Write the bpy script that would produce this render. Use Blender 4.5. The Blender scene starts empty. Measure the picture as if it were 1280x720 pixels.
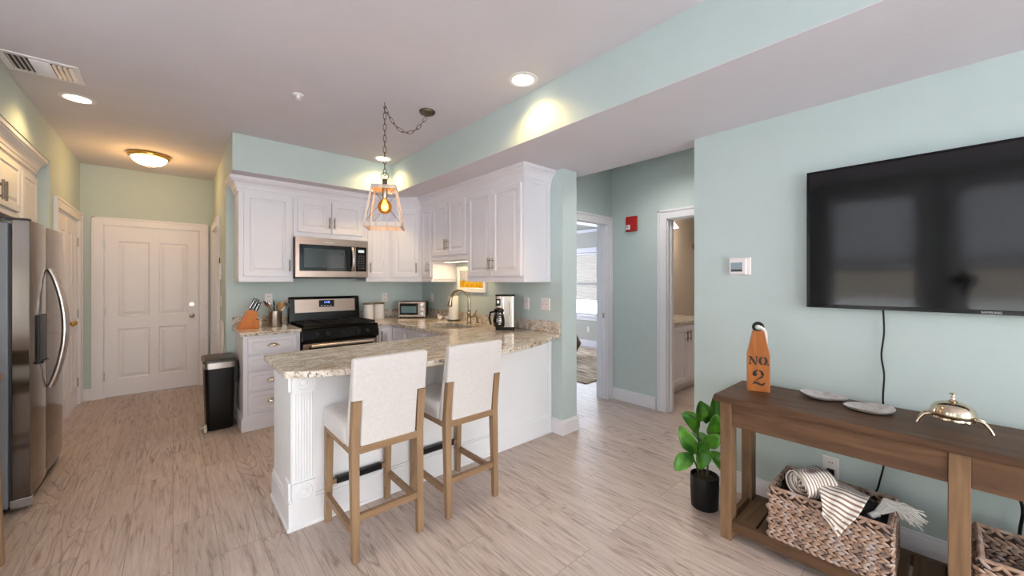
import bpy, bmesh, math, random
from mathutils import Vector, Matrix
random.seed(7)
SC = bpy.context.scene
COL = SC.collection
PI = math.pi
# ------------------------------------------------------------------ camera
cam_d = bpy.data.cameras.new('main_camera'); cam = bpy.data.objects.new('main_camera', cam_d); COL.objects.link(cam)
cam_d.sensor_fit = 'HORIZONTAL'; cam_d.sensor_width = 36.0; cam_d.lens = 479.3/1280*36
cam_d.shift_y = -(360-350.7)/1280
cam_d.clip_start = 0.02; cam_d.clip_end = 200
cam.location = (0, 0, 1.39); cam.rotation_euler = (PI/2, 0, -math.radians(41.48))
SC.camera = cam
# ------------------------------------------------------------------ colour management
SC.view_settings.view_transform = 'Standard'; SC.view_settings.look = 'None'
SC.view_settings.gamma = 1.0; SC.view_settings.use_curve_mapping = False
SC.view_settings.exposure = -0.08
SC.cycles.use_denoising = True
SC.cycles.max_bounces = 12; SC.cycles.diffuse_bounces = 6; SC.cycles.transparent_max_bounces = 16
SC.cycles.sample_clamp_indirect = 6.0
SC.cycles.caustics_reflective = False; SC.cycles.caustics_refractive = False
# ------------------------------------------------------------------ world: overcast winter sky
W = bpy.data.worlds.new('overcast_sky'); SC.world = W; W.use_nodes = True
wn = W.node_tree; bg = wn.nodes['Background']
wtc = wn.nodes.new('ShaderNodeTexCoord'); wsx = wn.nodes.new('ShaderNodeSeparateXYZ'); wr = wn.nodes.new('ShaderNodeValToRGB')
wn.links.new(wtc.outputs['Generated'], wsx.inputs[0]); wn.links.new(wsx.outputs['Z'], wr.inputs[0])
wr.color_ramp.elements[0].position = 0.0; wr.color_ramp.elements[0].color = (0.86, 0.91, 1.0, 1)
wr.color_ramp.elements[1].position = 0.6; wr.color_ramp.elements[1].color = (0.74, 0.84, 1.0, 1)
wn.links.new(wr.outputs[0], bg.inputs['Color']); bg.inputs['Strength'].default_value = 13.0

def area_light(name, loc, rot, sx, sy, power, color, spread=None, portal=False):
    d = bpy.data.lights.new(name, 'AREA'); d.shape = 'RECTANGLE'; d.size = sx; d.size_y = sy
    d.energy = power; d.color = color
    if spread: d.spread = spread
    if portal: d.cycles.is_portal = True
    o = bpy.data.objects.new(name, d); COL.objects.link(o); o.location = loc; o.rotation_euler = rot
    return o
DAY = (0.74, 0.84, 1.0)
# daylight coming in through the big glazed doors of the rear wall, the two left windows and the bedroom window, plus a third window and bedroom fill added for light
area_light('rear_daylight', (0.75, -2.95, 1.15), (math.radians(103), 0, PI), 3.4, 2.0, 380, DAY)
area_light('window_portal', (-1.60, 0.65, 1.65), (0, -PI/2, 0), 1.74, 0.86, 1, DAY, portal=True)
area_light('window_portal', (-1.60, -0.52, 1.65), (0, -PI/2, 0), 1.74, 0.86, 1, DAY, portal=True)
area_light('window_portal', (-1.60, 2.05, 1.65), (0, -PI/2, 0), 1.74, 0.96, 1, DAY, portal=True)  # portal of the added third left window
area_light('bedroom_daylight', (6.4, 5.05, 1.3), (0, PI/2, 0), 1.3, 1.1, 35, DAY)
area_light('bedroom_side_fill', (4.8, 6.95, 1.4), (-PI/2, 0, 0), 1.6, 1.4, 90, DAY)  # added fill in front of a solid wall, brightens bedroom and corridor

# ------------------------------------------------------------------ materials
def lin(c):
    f = lambda v: v/12.92 if v <= 0.04045 else ((v+0.055)/1.055)**2.4
    return tuple(f(x/255) for x in c) + (1,)
class NT:
    def __init__(s, name):
        s.m = bpy.data.materials.new(name); s.m.use_nodes = True; s.t = s.m.node_tree; s.p = s.t.nodes['Principled BSDF']
    def n(s, typ, **kw):
        o = s.t.nodes.new('ShaderNode'+typ)
        for k, v in kw.items():
            if hasattr(o, k): setattr(o, k, v)
            else: o.inputs[k.replace('_', ' ')].default_value = v
        return o
    def l(s, a, b): s.t.links.new(a, b)
    def coords(s, scale=(1, 1, 1), rot=(0, 0, 0), out='Object'):
        tc = s.n('TexCoord'); mp = s.n('Mapping'); s.l(tc.outputs[out], mp.inputs['Vector'])
        mp.inputs['Scale'].default_value = scale; mp.inputs['Rotation'].default_value = rot
        return mp.outputs[0]
    def ramp(s, fac, stops, const=False):
        r = s.n('ValToRGB'); cr = r.color_ramp
        if const: cr.interpolation = 'CONSTANT'
        while len(cr.elements) < len(stops): cr.elements.new(0.5)
        for e, (p, c) in zip(cr.elements, stops): e.position = p; e.color = c
        s.l(fac, r.inputs[0]); return r.outputs[0]
    def mix(s, fac, a, b, mode='MIX'):
        m = s.n('Mix', data_type='RGBA', blend_type=mode)
        for v, i in ((fac, 0), (a, 6), (b, 7)):
            if hasattr(v, 'links') or isinstance(v, bpy.types.NodeSocket): s.l(v, m.inputs[i])
            else: m.inputs[i].default_value = v
        return m.outputs[2]
    def bump(s, h, strength=0.1, dist=0.01):
        b = s.n('Bump'); b.inputs['Strength'].default_value = strength; b.inputs['Distance'].default_value = dist
        s.l(h, b.inputs['Height']); s.l(b.outputs[0], s.p.inputs['Normal'])
def flat(name, c, rough=0.5, metal=0.0, noise=0.03, nscale=8.0, bump=0.0, bscale=60, coat=0.0, spec=None):
    k = NT(name); base = lin(c)
    nz = k.n('TexNoise'); nz.inputs['Scale'].default_value = nscale; k.l(k.coords(), nz.inputs['Vector'])
    lo = tuple(max(0, v*(1-noise)) for v in base[:3])+(1,); hi = tuple(min(1, v*(1+noise)) for v in base[:3])+(1,)
    k.l(k.ramp(nz.outputs['Fac'], [(0.3, lo), (0.7, hi)]), k.p.inputs['Base Color'])
    k.p.inputs['Roughness'].default_value = rough; k.p.inputs['Metallic'].default_value = metal
    k.p.inputs['Coat Weight'].default_value = coat
    if spec is not None: k.p.inputs['Specular IOR Level'].default_value = spec
    if bump:
        n2 = k.n('TexNoise'); n2.inputs['Scale'].default_value = bscale; k.l(k.coords(), n2.inputs['Vector']); k.bump(n2.outputs['Fac'], bump)
    return k.m
def emit(name, c, strength):
    k = NT(name); k.p.inputs['Base Color'].default_value = (0.8, 0.8, 0.8, 1)
    k.p.inputs['Emission Color'].default_value = lin(c); k.p.inputs['Emission Strength'].default_value = strength
    return k.m
def wood(name, c1, c2, axis=1, scale=1.0, rough=0.45, grain=14, bump=0.08):
    k = NT(name); s = [grain*scale]*3; s[axis] = 1.3*scale
    v = k.coords(scale=tuple(s)); n1 = k.n('TexNoise'); n1.inputs['Scale'].default_value = 2.0; n1.inputs['Detail'].default_value = 6; n1.inputs['Distortion'].default_value = 0.6
    k.l(v, n1.inputs['Vector'])
    k.l(k.ramp(n1.outputs['Fac'], [(0.3, lin(c1)), (0.7, lin(c2))]), k.p.inputs['Base Color'])
    k.p.inputs['Roughness'].default_value = rough; k.p.inputs['Specular IOR Level'].default_value = 0.3; k.bump(n1.outputs['Fac'], bump, 0.003)
    return k.m
M = {}
WALLC = (191, 205, 204)
M['wall'] = flat('aqua_paint', WALLC, 0.75, noise=0.012, bump=0.03, bscale=180)
M['wall_tan'] = flat('bath_paint', (190, 178, 164), 0.75, noise=0.012)
M['wall_grey'] = flat('bedroom_paint', (186, 186, 178), 0.75, noise=0.012)
M['ceil'] = flat('ceiling_paint', (212, 208, 216), 0.85, noise=0.02, nscale=3, bump=0.12, bscale=25)
M['white'] = flat('white_trim_paint', (232, 231, 237), 0.4, noise=0.01)
M['cab'] = flat('white_cabinet_paint', (226, 224, 231), 0.38, noise=0.01)
M['penin'] = flat('white_panel_paint', (236, 237, 242), 0.42, noise=0.01)
M['nickel'] = flat('brushed_nickel', (176, 168, 158), 0.3, 1.0)
M['pull'] = flat('satin_pull', (138, 128, 118), 0.35, 1.0)
M['chrome'] = flat('polished_chrome', (205, 205, 208), 0.2, 1.0)
M['brass'] = flat('polished_brass', (200, 160, 90), 0.18, 1.0)
M['champagne'] = flat('polished_champagne_metal', (214, 196, 172), 0.1, 1.0)
M['bronze'] = flat('aged_bronze', (96, 84, 70), 0.42, 0.9)
M['faucet'] = flat('warm_nickel', (170, 156, 136), 0.25, 1.0)
M['black'] = flat('black_plastic', (11, 11, 12), 0.4, spec=.3)
M['blackgloss'] = flat('black_enamel', (5, 5, 6), 0.2, spec=.22)
M['iron'] = flat('cast_iron', (22, 17, 15), 0.5, spec=.25)
M['darkglass'] = flat('dark_oven_glass', (8, 10, 11), 0.07, spec=.5)
M['plate'] = flat('outlet_plastic', (236, 228, 228), 0.4)
M['slot'] = flat('slot_dark', (70, 66, 66), 0.6)
M['pot'] = flat('matte_black_pot', (14, 14, 15), 0.5, spec=.3)
M['soil'] = flat('potting_soil', (48, 38, 30), 0.95, noise=0.5, nscale=60, bump=0.6, bscale=60)
M['red'] = flat('alarm_red', (176, 14, 18), 0.35)
M['paper'] = flat('paper_towel', (240, 238, 232), 0.9, bump=0.15, bscale=120)
M['ceramic'] = flat('white_ceramic', (232, 228, 226), 0.2)
M['rope'] = flat('white_rope', (228, 224, 220), 0.9, bump=0.3, bscale=250)
M['hinge'] = flat('satin_hinge', (170, 168, 165), 0.35, 0.9)
M['fridge_side'] = flat('grey_fridge_side', (128, 130, 136), 0.45, 0.3)
M['gasket'] = flat('dark_gasket', (48, 48, 54), 0.6)
M['silvertray'] = flat('silver_shell', (196, 188, 186), 0.3, 0.35, noise=0.22, nscale=26)
M['led_blue'] = emit('blue_led', (40, 120, 255), 2.5)
M['led_teal'] = emit('teal_led', (120, 190, 200), 0.5)
M['lamp'] = emit('warm_lamp', (255, 236, 200), 9.0)
M['bowl'] = emit('frosted_bowl', (255, 236, 206), 4.0)
M['bathlamp'] = emit('bath_lamp', (255, 250, 240), 8.0)
M['filament'] = emit('filament', (255, 190, 90), 30.0)
M['ltwood'] = wood('limed_oak', (134, 106, 80), (160, 131, 102), 2, 1.0, 0.5, 16, 0.06)
M['ltwood_h'] = wood('limed_oak_rail', (130, 101, 75), (156, 126, 96), 0, 1.0, 0.5, 16, 0.06)
M['brownwood'] = wood('brown_acacia', (74, 53, 39), (114, 84, 61), 1, 1.0, 0.42, 12, 0.1)
M['darktop'] = wood('dark_acacia_top', (62, 43, 30), (98, 70, 49), 1, 1.0, 0.5, 12, 0.08)
M['brownleg'] = wood('brown_acacia_leg', (106, 80, 58), (142, 112, 84), 2, 1.0, 0.5, 12, 0.1)
M['brownx'] = wood('brown_acacia_cross', (84, 62, 45), (124, 95, 68), 0, 1.0, 0.5, 12, 0.1)
M['tabletop'] = wood('walnut_top', (120, 80, 46), (150, 104, 62), 1, 1.0, 0.4)
M['bamboo'] = wood('orange_wood', (176, 94, 24), (206, 122, 40), 2, 1.0, 0.4, 10, 0.04)
M['spoonwood'] = wood('spoon_wood', (176, 116, 60), (202, 146, 84), 2, 1.0, 0.5, 10, 0.04)
M['blockwood'] = wood('stained_block_wood', (142, 80, 34), (184, 112, 54), 2, 1.0, 0.45, 8, 0.04)
M['lid_wood'] = wood('lid_wood', (120, 100, 80), (150, 128, 102), 0, 1.0, 0.5, 10, 0.04)
M['greywash'] = wood('greywash_wood', (186, 172, 162), (222, 210, 202), 2, 1.2, 0.6, 14, 0.06)

def mat_steel(name, c, axis=2):
    k = NT(name); s = [60, 60, 60]; s[axis] = 0.6
    n1 = k.n('TexNoise'); n1.inputs['Scale'].default_value = 3; k.l(k.coords(scale=tuple(s)), n1.inputs['Vector'])
    b = lin(c); lo = tuple(v*0.9 for v in b[:3])+(1,)
    k.l(k.ramp(n1.outputs['Fac'], [(0.35, lo), (0.65, b)]), k.p.inputs['Base Color'])
    k.p.inputs['Metallic'].default_value = 1; k.p.inputs['Roughness'].default_value = 0.3
    return k.m
M['steel'] = mat_steel('stainless_steel', (180, 170, 162))
M['fridge_steel'] = mat_steel('fridge_steel', (120, 110, 103)); M['fridge_steel'].node_tree.nodes['Principled BSDF'].inputs['Roughness'].default_value = 0.13
M['steel_h'] = mat_steel('stainless_steel_horizontal', (156, 140, 130), 0)
M['silver'] = mat_steel('silver_band', (214, 208, 206), 0)

def mat_floor():
    k = NT('oak_plank_floor')
    v = k.coords(rot=(0, 0, PI/2))
    br = k.n('TexBrick'); k.l(v, br.inputs['Vector']); br.offset = 0.37; br.offset_frequency = 3
    br.inputs['Scale'].default_value = 1.0; br.inputs['Brick Width'].default_value = 1.22; br.inputs['Row Height'].default_value = 0.18
    br.inputs['Mortar Size'].default_value = 0.0018; br.inputs['Mortar Smooth'].default_value = 0.2
    br.inputs['Color1'].default_value = (0, 0, 0, 1); br.inputs['Color2'].default_value = (1, 1, 1, 1); br.inputs['Mortar'].default_value = (0.5, 0.5, 0.5, 1)
    # offset the grain in each plank
    vm = k.n('VectorMath', operation='MULTIPLY_ADD'); k.l(br.outputs['Color'], vm.inputs[0]); vm.inputs[1].default_value = (7, 3, 5)
    k.l(k.coords(), vm.inputs[2])
    mp = k.n('Mapping'); k.l(vm.outputs[0], mp.inputs['Vector']); mp.inputs['Scale'].default_value = (46, 3.6, 1)
    n1 = k.n('TexNoise'); k.l(mp.outputs[0], n1.inputs['Vector']); n1.inputs['Scale'].default_value = 1.0; n1.inputs['Detail'].default_value = 9; n1.inputs['Roughness'].default_value = 0.68; n1.inputs['Distortion'].default_value = 0.5
    mp2 = k.n('Mapping'); k.l(vm.outputs[0], mp2.inputs['Vector']); mp2.inputs['Scale'].default_value = (7.0, 0.75, 1)
    wv = k.n('TexNoise'); k.l(mp2.outputs[0], wv.inputs['Vector']); wv.inputs['Scale'].default_value = 1.0; wv.inputs['Detail'].default_value = 1.5
    mul = k.n('Math', operation='MULTIPLY'); k.l(wv.outputs['Fac'], mul.inputs[0]); mul.inputs[1].default_value = 34.0
    fr = k.n('Math', operation='PINGPONG'); k.l(mul.outputs[0], fr.inputs[0]); fr.inputs[1].default_value = 1.0
    base = k.ramp(n1.outputs['Fac'], [(0.27, lin((120, 100, 92))), (0.45, lin((186, 168, 158))), (0.72, lin((210, 195, 186)))])
    rings = k.ramp(fr.outputs[0], [(0.0, lin((205, 194, 188))), (0.3, (1, 1, 1, 1))])
    gate = k.n('TexNoise'); k.l(k.coords(scale=(3, .9, 1)), gate.inputs['Vector']); gate.inputs['Scale'].default_value = 1.0
    gt = k.ramp(gate.outputs['Fac'], [(0.46, (0, 0, 0, 1)), (0.62, (1, 1, 1, 1))])
    a = k.mix(gt, base, k.mix(1.0, base, rings, 'MULTIPLY'))
    tint = k.ramp(br.outputs['Color'], [(0.0, (0.92, 0.92, 0.92, 1)), (1.0, (1.04, 1.04, 1.04, 1))])
    b = k.mix(1.0, a, tint, 'MULTIPLY')
    c = k.mix(br.outputs['Fac'], b, lin((150, 132, 124)))
    k.l(c, k.p.inputs['Base Color']); k.p.inputs['Roughness'].default_value = 0.42
    k.bump(n1.outputs['Fac'], 0.06, 0.004)
    return k.m
M['floor'] = mat_floor()
def mat_granite():
    k = NT('cream_granite'); v = k.coords(scale=(1, 2.0, 1.6))
    n2 = k.n('TexNoise'); k.l(v, n2.inputs['Vector']); n2.inputs['Scale'].default_value = 11; n2.inputs['Detail'].default_value = 5; n2.inputs['Roughness'].default_value = .6
    base = k.ramp(n2.outputs['Fac'], [(0.34, lin((186, 166, 144))), (0.48, lin((210, 198, 183))), (0.62, lin((226, 219, 212)))])
    n1 = k.n('TexNoise'); k.l(v, n1.inputs['Vector']); n1.inputs['Scale'].default_value = 55; n1.inputs['Detail'].default_value = 3; n1.inputs['Roughness'].default_value = 0.55
    sp = k.ramp(n1.outputs['Fac'], [(0.37, (1, 1, 1, 1)), (0.42, (0, 0, 0, 1))])
    n4 = k.n('TexNoise'); k.l(v, n4.inputs['Vector']); n4.inputs['Scale'].default_value = 18; n4.inputs['Detail'].default_value = 3; n4.inputs['Distortion'].default_value = .8
    vn = k.n('Math', operation='SUBTRACT'); k.l(n4.outputs['Fac'], vn.inputs[0]); vn.inputs[1].default_value = .5
    va = k.n('Math', operation='ABSOLUTE'); k.l(vn.outputs[0], va.inputs[0])
    vein = k.ramp(va.outputs[0], [(0.0, (1, 1, 1, 1)), (0.022, (0, 0, 0, 1))])
    gate = k.ramp(n2.outputs['Fac'], [(0.46, (1, 1, 1, 1)), (0.56, (0, 0, 0, 1))])
    vg = k.mix(1.0, vein, gate, 'MULTIPLY')
    a = k.mix(vg, base, lin((104, 96, 92)))
    a = k.mix(sp, a, lin((88, 80, 78)))
    n3 = k.n('TexNoise'); k.l(v, n3.inputs['Vector']); n3.inputs['Scale'].default_value = 48; n3.inputs['Detail'].default_value = 2
    sp2 = k.ramp(n3.outputs['Fac'], [(0.64, (0, 0, 0, 1)), (0.70, (1, 1, 1, 1))])
    b = k.mix(sp2, a, lin((172, 132, 96)))
    k.l(b, k.p.inputs['Base Color']); k.p.inputs['Roughness'].default_value = 0.1
    return k.m
M['granite'] = mat_granite()
def mat_linen():
    k = NT('white_linen'); v = k.coords(scale=(260, 260, 260))
    n1 = k.n('TexNoise'); k.l(k.coords(scale=(40, 40, 320)), n1.inputs['Vector']); n1.inputs['Scale'].default_value = 1
    n2 = k.n('TexNoise'); k.l(k.coords(scale=(320, 320, 40)), n2.inputs['Vector']); n2.inputs['Scale'].default_value = 1
    m = k.n('Math', operation='ADD'); k.l(n1.outputs['Fac'], m.inputs[0]); k.l(n2.outputs['Fac'], m.inputs[1])
    h = k.n('Math', operation='MULTIPLY'); k.l(m.outputs[0], h.inputs[0]); h.inputs[1].default_value = 0.5
    k.l(k.ramp(h.outputs[0], [(0.35, lin((198, 193, 192))), (0.65, lin((213, 208, 207)))]), k.p.inputs['Base Color'])
    k.p.inputs['Roughness'].default_value = 0.9; k.p.inputs['Sheen Weight'].default_value = 0.2; k.bump(h.outputs[0], 0.12, 0.002)
    return k.m
M['linen'] = mat_linen()
def mat_weave():
    k = NT('woven_hyacinth'); v = k.coords()
    oi = k.n('TexNoise'); k.l(v, oi.inputs['Vector']); oi.inputs['Scale'].default_value = 28; oi.inputs['Detail'].default_value = 3
    k.l(k.ramp(oi.outputs['Fac'], [(0.32, lin((108, 94, 94))), (0.5, lin((170, 137, 115))), (0.66, lin((174, 160, 156)))]), k.p.inputs['Base Color'])
    k.p.inputs['Roughness'].default_value = 0.7
    n2 = k.n('TexNoise'); k.l(v, n2.inputs['Vector']); n2.inputs['Scale'].default_value = 160; k.bump(n2.outputs['Fac'], 0.3, 0.003)
    return k.m
M['weave'] = mat_weave()
M['weave_dark'] = flat('basket_inside', (66, 50, 40), 0.9, noise=0.3, nscale=40)
def mat_stripes():
    k = NT('striped_throw'); uv = k.n('UVMap'); sx = k.n('SeparateXYZ'); k.l(uv.outputs[0], sx.inputs[0])
    m = k.n('Math', operation='MULTIPLY'); k.l(sx.outputs['Y'], m.inputs[0]); m.inputs[1].default_value = 1.0
    f = k.n('Math', operation='FRACT'); k.l(m.outputs[0], f.inputs[0])
    k.l(k.ramp(f.outputs[0], [(0.0, lin((233, 228, 222))), (0.52, lin((233, 228, 222))), (0.58, lin((146, 118, 106))), (0.94, lin((146, 118, 106))), (1.0, lin((233, 228, 222)))]), k.p.inputs['Base Color'])
    k.p.inputs['Roughness'].default_value = 0.95
    n2 = k.n('TexNoise'); k.l(k.coords(), n2.inputs['Vector']); n2.inputs['Scale'].default_value = 220; k.bump(n2.outputs['Fac'], 0.3, 0.003)
    return k.m
M['stripes'] = mat_stripes()
def mat_leaf():
    k = NT('fig_leaf'); n1 = k.n('TexNoise'); k.l(k.coords(), n1.inputs['Vector']); n1.inputs['Scale'].default_value = 14
    k.l(k.ramp(n1.outputs['Fac'], [(0.3, lin((30, 84, 20))), (0.7, lin((86, 148, 40)))]), k.p.inputs['Base Color'])
    k.p.inputs['Roughness'].default_value = 0.38; return k.m
M['leaf'] = mat_leaf()
M['stem'] = flat('plant_stem', (70, 62, 36), 0.7)
def mat_glass(name, tint=(255, 250, 240), fac=0.12):
    k = NT(name); tr = k.n('BsdfTransparent'); tr.inputs[0].default_value = lin(tint); gl = k.n('BsdfGlossy'); gl.inputs['Roughness'].default_value = 0.03
    mx = k.n('MixShader'); mx.inputs[0].default_value = fac; k.l(tr.outputs[0], mx.inputs[1]); k.l(gl.outputs[0], mx.inputs[2])
    k.l(mx.outputs[0], k.t.nodes['Material Output'].inputs['Surface']); return k.m
M['glass'] = mat_glass('clear_glass'); M['amber'] = mat_glass('amber_bulb_glass', (255, 196, 96), 0.16)
def mat_shade(name, tc):
    k = NT(name); d = k.n('BsdfDiffuse'); d.inputs[0].default_value = lin((225, 226, 232)); t = k.n('BsdfTranslucent'); t.inputs[0].default_value = lin(tc)
    mx = k.n('MixShader'); mx.inputs[0].default_value = 0.55; k.l(d.outputs[0], mx.inputs[1]); k.l(t.outputs[0], mx.inputs[2])
    k.l(mx.outputs[0], k.t.nodes['Material Output'].inputs['Surface']); return k.m
M['shade'] = mat_shade('cellular_shade', (220, 222, 232)); M['bedroom_shade'] = mat_shade('bedroom_shade', (112, 110, 108))
def mat_screen():
    k = NT('tv_screen'); k.p.inputs['Base Color'].default_value = (0.004, 0.004, 0.005, 1); k.p.inputs['Roughness'].default_value = 0.07
    k.p.inputs['Specular IOR Level'].default_value = 0.34
    return k.m
M['screen'] = mat_screen()
def mat_art():
    k = NT('beach_print'); v = k.coords(out='Generated'); sx = k.n('SeparateXYZ'); k.l(v, sx.inputs[0])
    n1 = k.n('TexNoise'); k.l(k.coords(scale=(1, 1, 1)), n1.inputs['Vector']); n1.inputs['Scale'].default_value = 38; n1.inputs['Detail'].default_value = 3
    sky = k.ramp(n1.outputs['Fac'], [(0.32, lin((120, 164, 190))), (0.55, lin((176, 196, 206))), (0.62, lin((214, 96, 40)))])
    fld = k.ramp(n1.outputs['Fac'], [(0.3, lin((150, 84, 16))), (0.5, lin((206, 160, 12))), (0.7, lin((220, 186, 36)))])
    st = k.ramp(sx.outputs['Z'], [(0.40, (1, 1, 1, 1)), (0.44, (0, 0, 0, 1))])
    k.l(k.mix(st, sky, fld), k.p.inputs['Base Color']); k.p.inputs['Roughness'].default_value = 0.4
    return k.m
M['art'] = mat_art()
def mat_rug():
    k = NT('tan_rug'); n1 = k.n('TexNoise'); k.l(k.coords(scale=(14, 2.2, 1), rot=(0, 0, 0.7)), n1.inputs['Vector']); n1.inputs['Scale'].default_value = 1.5; n1.inputs['Detail'].default_value = 4
    k.l(k.ramp(n1.outputs['Fac'], [(0.35, lin((120, 100, 80))), (0.5, lin((176, 156, 132))), (0.65, lin((206, 192, 172)))]), k.p.inputs['Base Color'])
    k.p.inputs['Roughness'].default_value = 0.95; return k.m
M['rug'] = mat_rug()
def mat_brick():
    k = NT('red_brick'); br = k.n('TexBrick'); k.l(k.coords(rot=(PI/2, 0, PI/2)), br.inputs['Vector']); br.inputs['Scale'].default_value = 1.5
    br.inputs['Color1'].default_value = lin((160, 92, 66)); br.inputs['Color2'].default_value = lin((190, 112, 84)); br.inputs['Mortar'].default_value = lin((190, 180, 170))
    k.l(br.outputs['Color'], k.p.inputs['Base Color']); return k.m
M['brick'] = mat_brick()
M['snow'] = flat('snowy_ground', (236, 238, 242), 0.9)
M['wicker'] = wood('brown_wicker', (84, 58, 34), (140, 104, 64), 0, 3.0, 0.7, 6, 0.4)
M['curtain'] = flat('white_curtain', (226, 222, 220), 0.85)
M['mirror'] = flat('mirror_glass', (225, 228, 228), 0.03, 1.0, noise=0)
M['darkcloth'] = flat('dark_cloth', (44, 44, 52), 0.7)
M['lettering'] = flat('black_stencil_paint', (24, 22, 22), 0.6)
M['logo'] = flat('logo_silver', (200, 200, 204), 0.4)
M['lcd'] = flat('thermostat_lcd', (140, 156, 166), 0.3)
M['void'] = flat('dark_passage', (120, 104, 84), 0.8)

# ------------------------------------------------------------------ mesh builder
class MB:
    def __init__(s): s.bm = bmesh.new(); s.uv = None
    def face(s, pts):
        return s.bm.faces.new([s.bm.verts.new(p) for p in pts])
    def grid(s, rows, close_u=False, cap0=False, cap1=False):
        vs = [[s.bm.verts.new(p) for p in r] for r in rows]; n = len(vs[0])
        for i in range(len(vs)-1):
            for j in range(n if close_u else n-1):
                a, b, c, d = vs[i][j], vs[i][(j+1) % n], vs[i+1][(j+1) % n], vs[i+1][j]
                try: s.bm.faces.new((a, b, c, d))
                except ValueError: pass
        if cap0: s.bm.faces.new(list(reversed(vs[0])))
        if cap1: s.bm.faces.new(vs[-1])
        return vs
    def box(s, x0, x1, y0, y1, z0, z1, m=None):
        x0, x1 = min(x0, x1), max(x0, x1); y0, y1 = min(y0, y1), max(y0, y1); z0, z1 = min(z0, z1), max(z0, z1)
        r = [[(x0, y0, z), (x1, y0, z), (x1, y1, z), (x0, y1, z)] for z in (z0, z1)]
        if m: r = [[m @ Vector(p) for p in q] for q in r]
        s.grid(r, True, True, True); return s
    def obox(s, O, U, V, N, w, h, t):   # oriented box from corner O
        O, U, V, N = map(Vector, (O, U, V, N))
        r = [[O+N*n, O+U*w+N*n, O+U*w+V*h+N*n, O+V*h+N*n] for n in (0, t)]
        s.grid(r, True, True, True); return s
    def cyl(s, p0, p1, r0, r1=None, n=16, caps=True):
        r1 = r0 if r1 is None else r1; p0, p1 = Vector(p0), Vector(p1); d = (p1-p0).normalized()
        a = d.orthogonal().normalized(); b = d.cross(a)
        rows = [[p+(a*math.cos(2*PI*k/n)+b*math.sin(2*PI*k/n))*r for k in range(n)] for p, r in ((p0, r0), (p1, r1))]
        s.grid(rows, True, caps, caps); return s
    def lathe(s, prof, c=(0, 0, 0), n=24, m=None, sx=1, sy=1):
        c = Vector(c); rows = []
        for r, z in prof:
            r = max(r, 1e-4); q = [Vector((r*sx*math.cos(2*PI*k/n), r*sy*math.sin(2*PI*k/n), z)) for k in range(n)]
            rows.append([(m @ p if m else p)+c for p in q])
        s.grid(rows, True, True, True); return s
    def tube(s, pts, r, n=8, closed=False, caps=True):
        P = [Vector(p) for p in pts]; rows = []; prev = None; L = len(P)
        for i, p in enumerate(P):
            if closed: d = (P[(i+1) % L]-P[i-1]).normalized()
            else: d = (P[min(i+1, L-1)]-P[max(i-1, 0)]).normalized()
            if prev is None: a = d.orthogonal().normalized()
            else:
                a = prev-d*prev.dot(d); a = a.normalized() if a.length > 1e-5 else d.orthogonal().normalized()
            prev = a; b = d.cross(a); rr = r[i] if isinstance(r, (list, tuple)) else r
            rows.append([p+(a*math.cos(2*PI*k/n)+b*math.sin(2*PI*k/n))*rr for k in range(n)])
        if closed: rows.append(rows[0])
        s.grid(rows, True, caps and not closed, caps and not closed); return s
    def prism(s, poly, z0, z1, m=None):
        r = [[Vector((x, y, z)) for x, y in poly] for z in (z0, z1)]
        if m: r = [[m @ p for p in q] for q in r]
        s.grid(r, True, True, True); return s
    def loft(s, O, U, V, N, w, h, loops):   # nested rectangle loops (inset, height) on a plane
        O, U, V, N = map(Vector, (O, U, V, N)); rows = []
        for i, t in loops:
            rows.append([O+U*i+V*i+N*t, O+U*(w-i)+V*i+N*t, O+U*(w-i)+V*(h-i)+N*t, O+U*i+V*(h-i)+N*t])
        s.grid(rows, True, True, True); return s
    def slab(s, O, U, V, N, w, h, t, panels, sub):   # slab with sunk panels (u0,v0,u1,v1)
        O, U, V, N = map(Vector, (O, U, V, N)); P = lambda a, b, n: O+U*a+V*b+N*n
        us = sorted({0, w, *[p[0] for p in panels], *[p[2] for p in panels]}); vs = sorted({0, h, *[p[1] for p in panels], *[p[3] for p in panels]})
        for i in range(len(us)-1):
            for j in range(len(vs)-1):
                cu, cv = (us[i]+us[i+1])/2, (vs[j]+vs[j+1])/2
                if any(p[0] < cu < p[2] and p[1] < cv < p[3] for p in panels): continue
                s.face([P(us[i], vs[j], t), P(us[i+1], vs[j], t), P(us[i+1], vs[j+1], t), P(us[i], vs[j+1], t)])
        for p in panels:
            rows = []
            for i, n in sub: rows.append([P(p[0]+i, p[1]+i, t+n), P(p[2]-i, p[1]+i, t+n), P(p[2]-i, p[3]-i, t+n), P(p[0]+i, p[3]-i, t+n)])
            s.grid(rows, True, False, True)
        for a, b in (((0, 0), (w, 0)), ((w, 0), (w, h)), ((w, h), (0, h)), ((0, h), (0, 0))):
            s.face([P(*a, 0), P(*b, 0), P(*b, t), P(*a, t)])
        s.face([P(0, 0, 0), P(0, h, 0), P(w, h, 0), P(w, 0, 0)]); return s
    def build(s, name, mat, parent=None, bevel=0, smooth=False, sub=0, local=False, angle=40, origin=None, weld=True):
        if weld: bmesh.ops.remove_doubles(s.bm, verts=s.bm.verts, dist=1e-5)
        bmesh.ops.recalc_face_normals(s.bm, faces=s.bm.faces)
        off = Vector((0, 0, 0))
        if not local:
            p = parent
            while p: off += p.location; p = p.parent
            if origin: off = Vector(origin)
            if off.length: bmesh.ops.translate(s.bm, verts=s.bm.verts, vec=-off)
        me = bpy.data.meshes.new(name); s.bm.to_mesh(me); s.bm.free()
        me.materials.append(M[mat] if isinstance(mat, str) else mat)
        o = bpy.data.objects.new(name, me); COL.objects.link(o)
        if parent: o.parent = parent
        elif origin: o.location = origin
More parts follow.
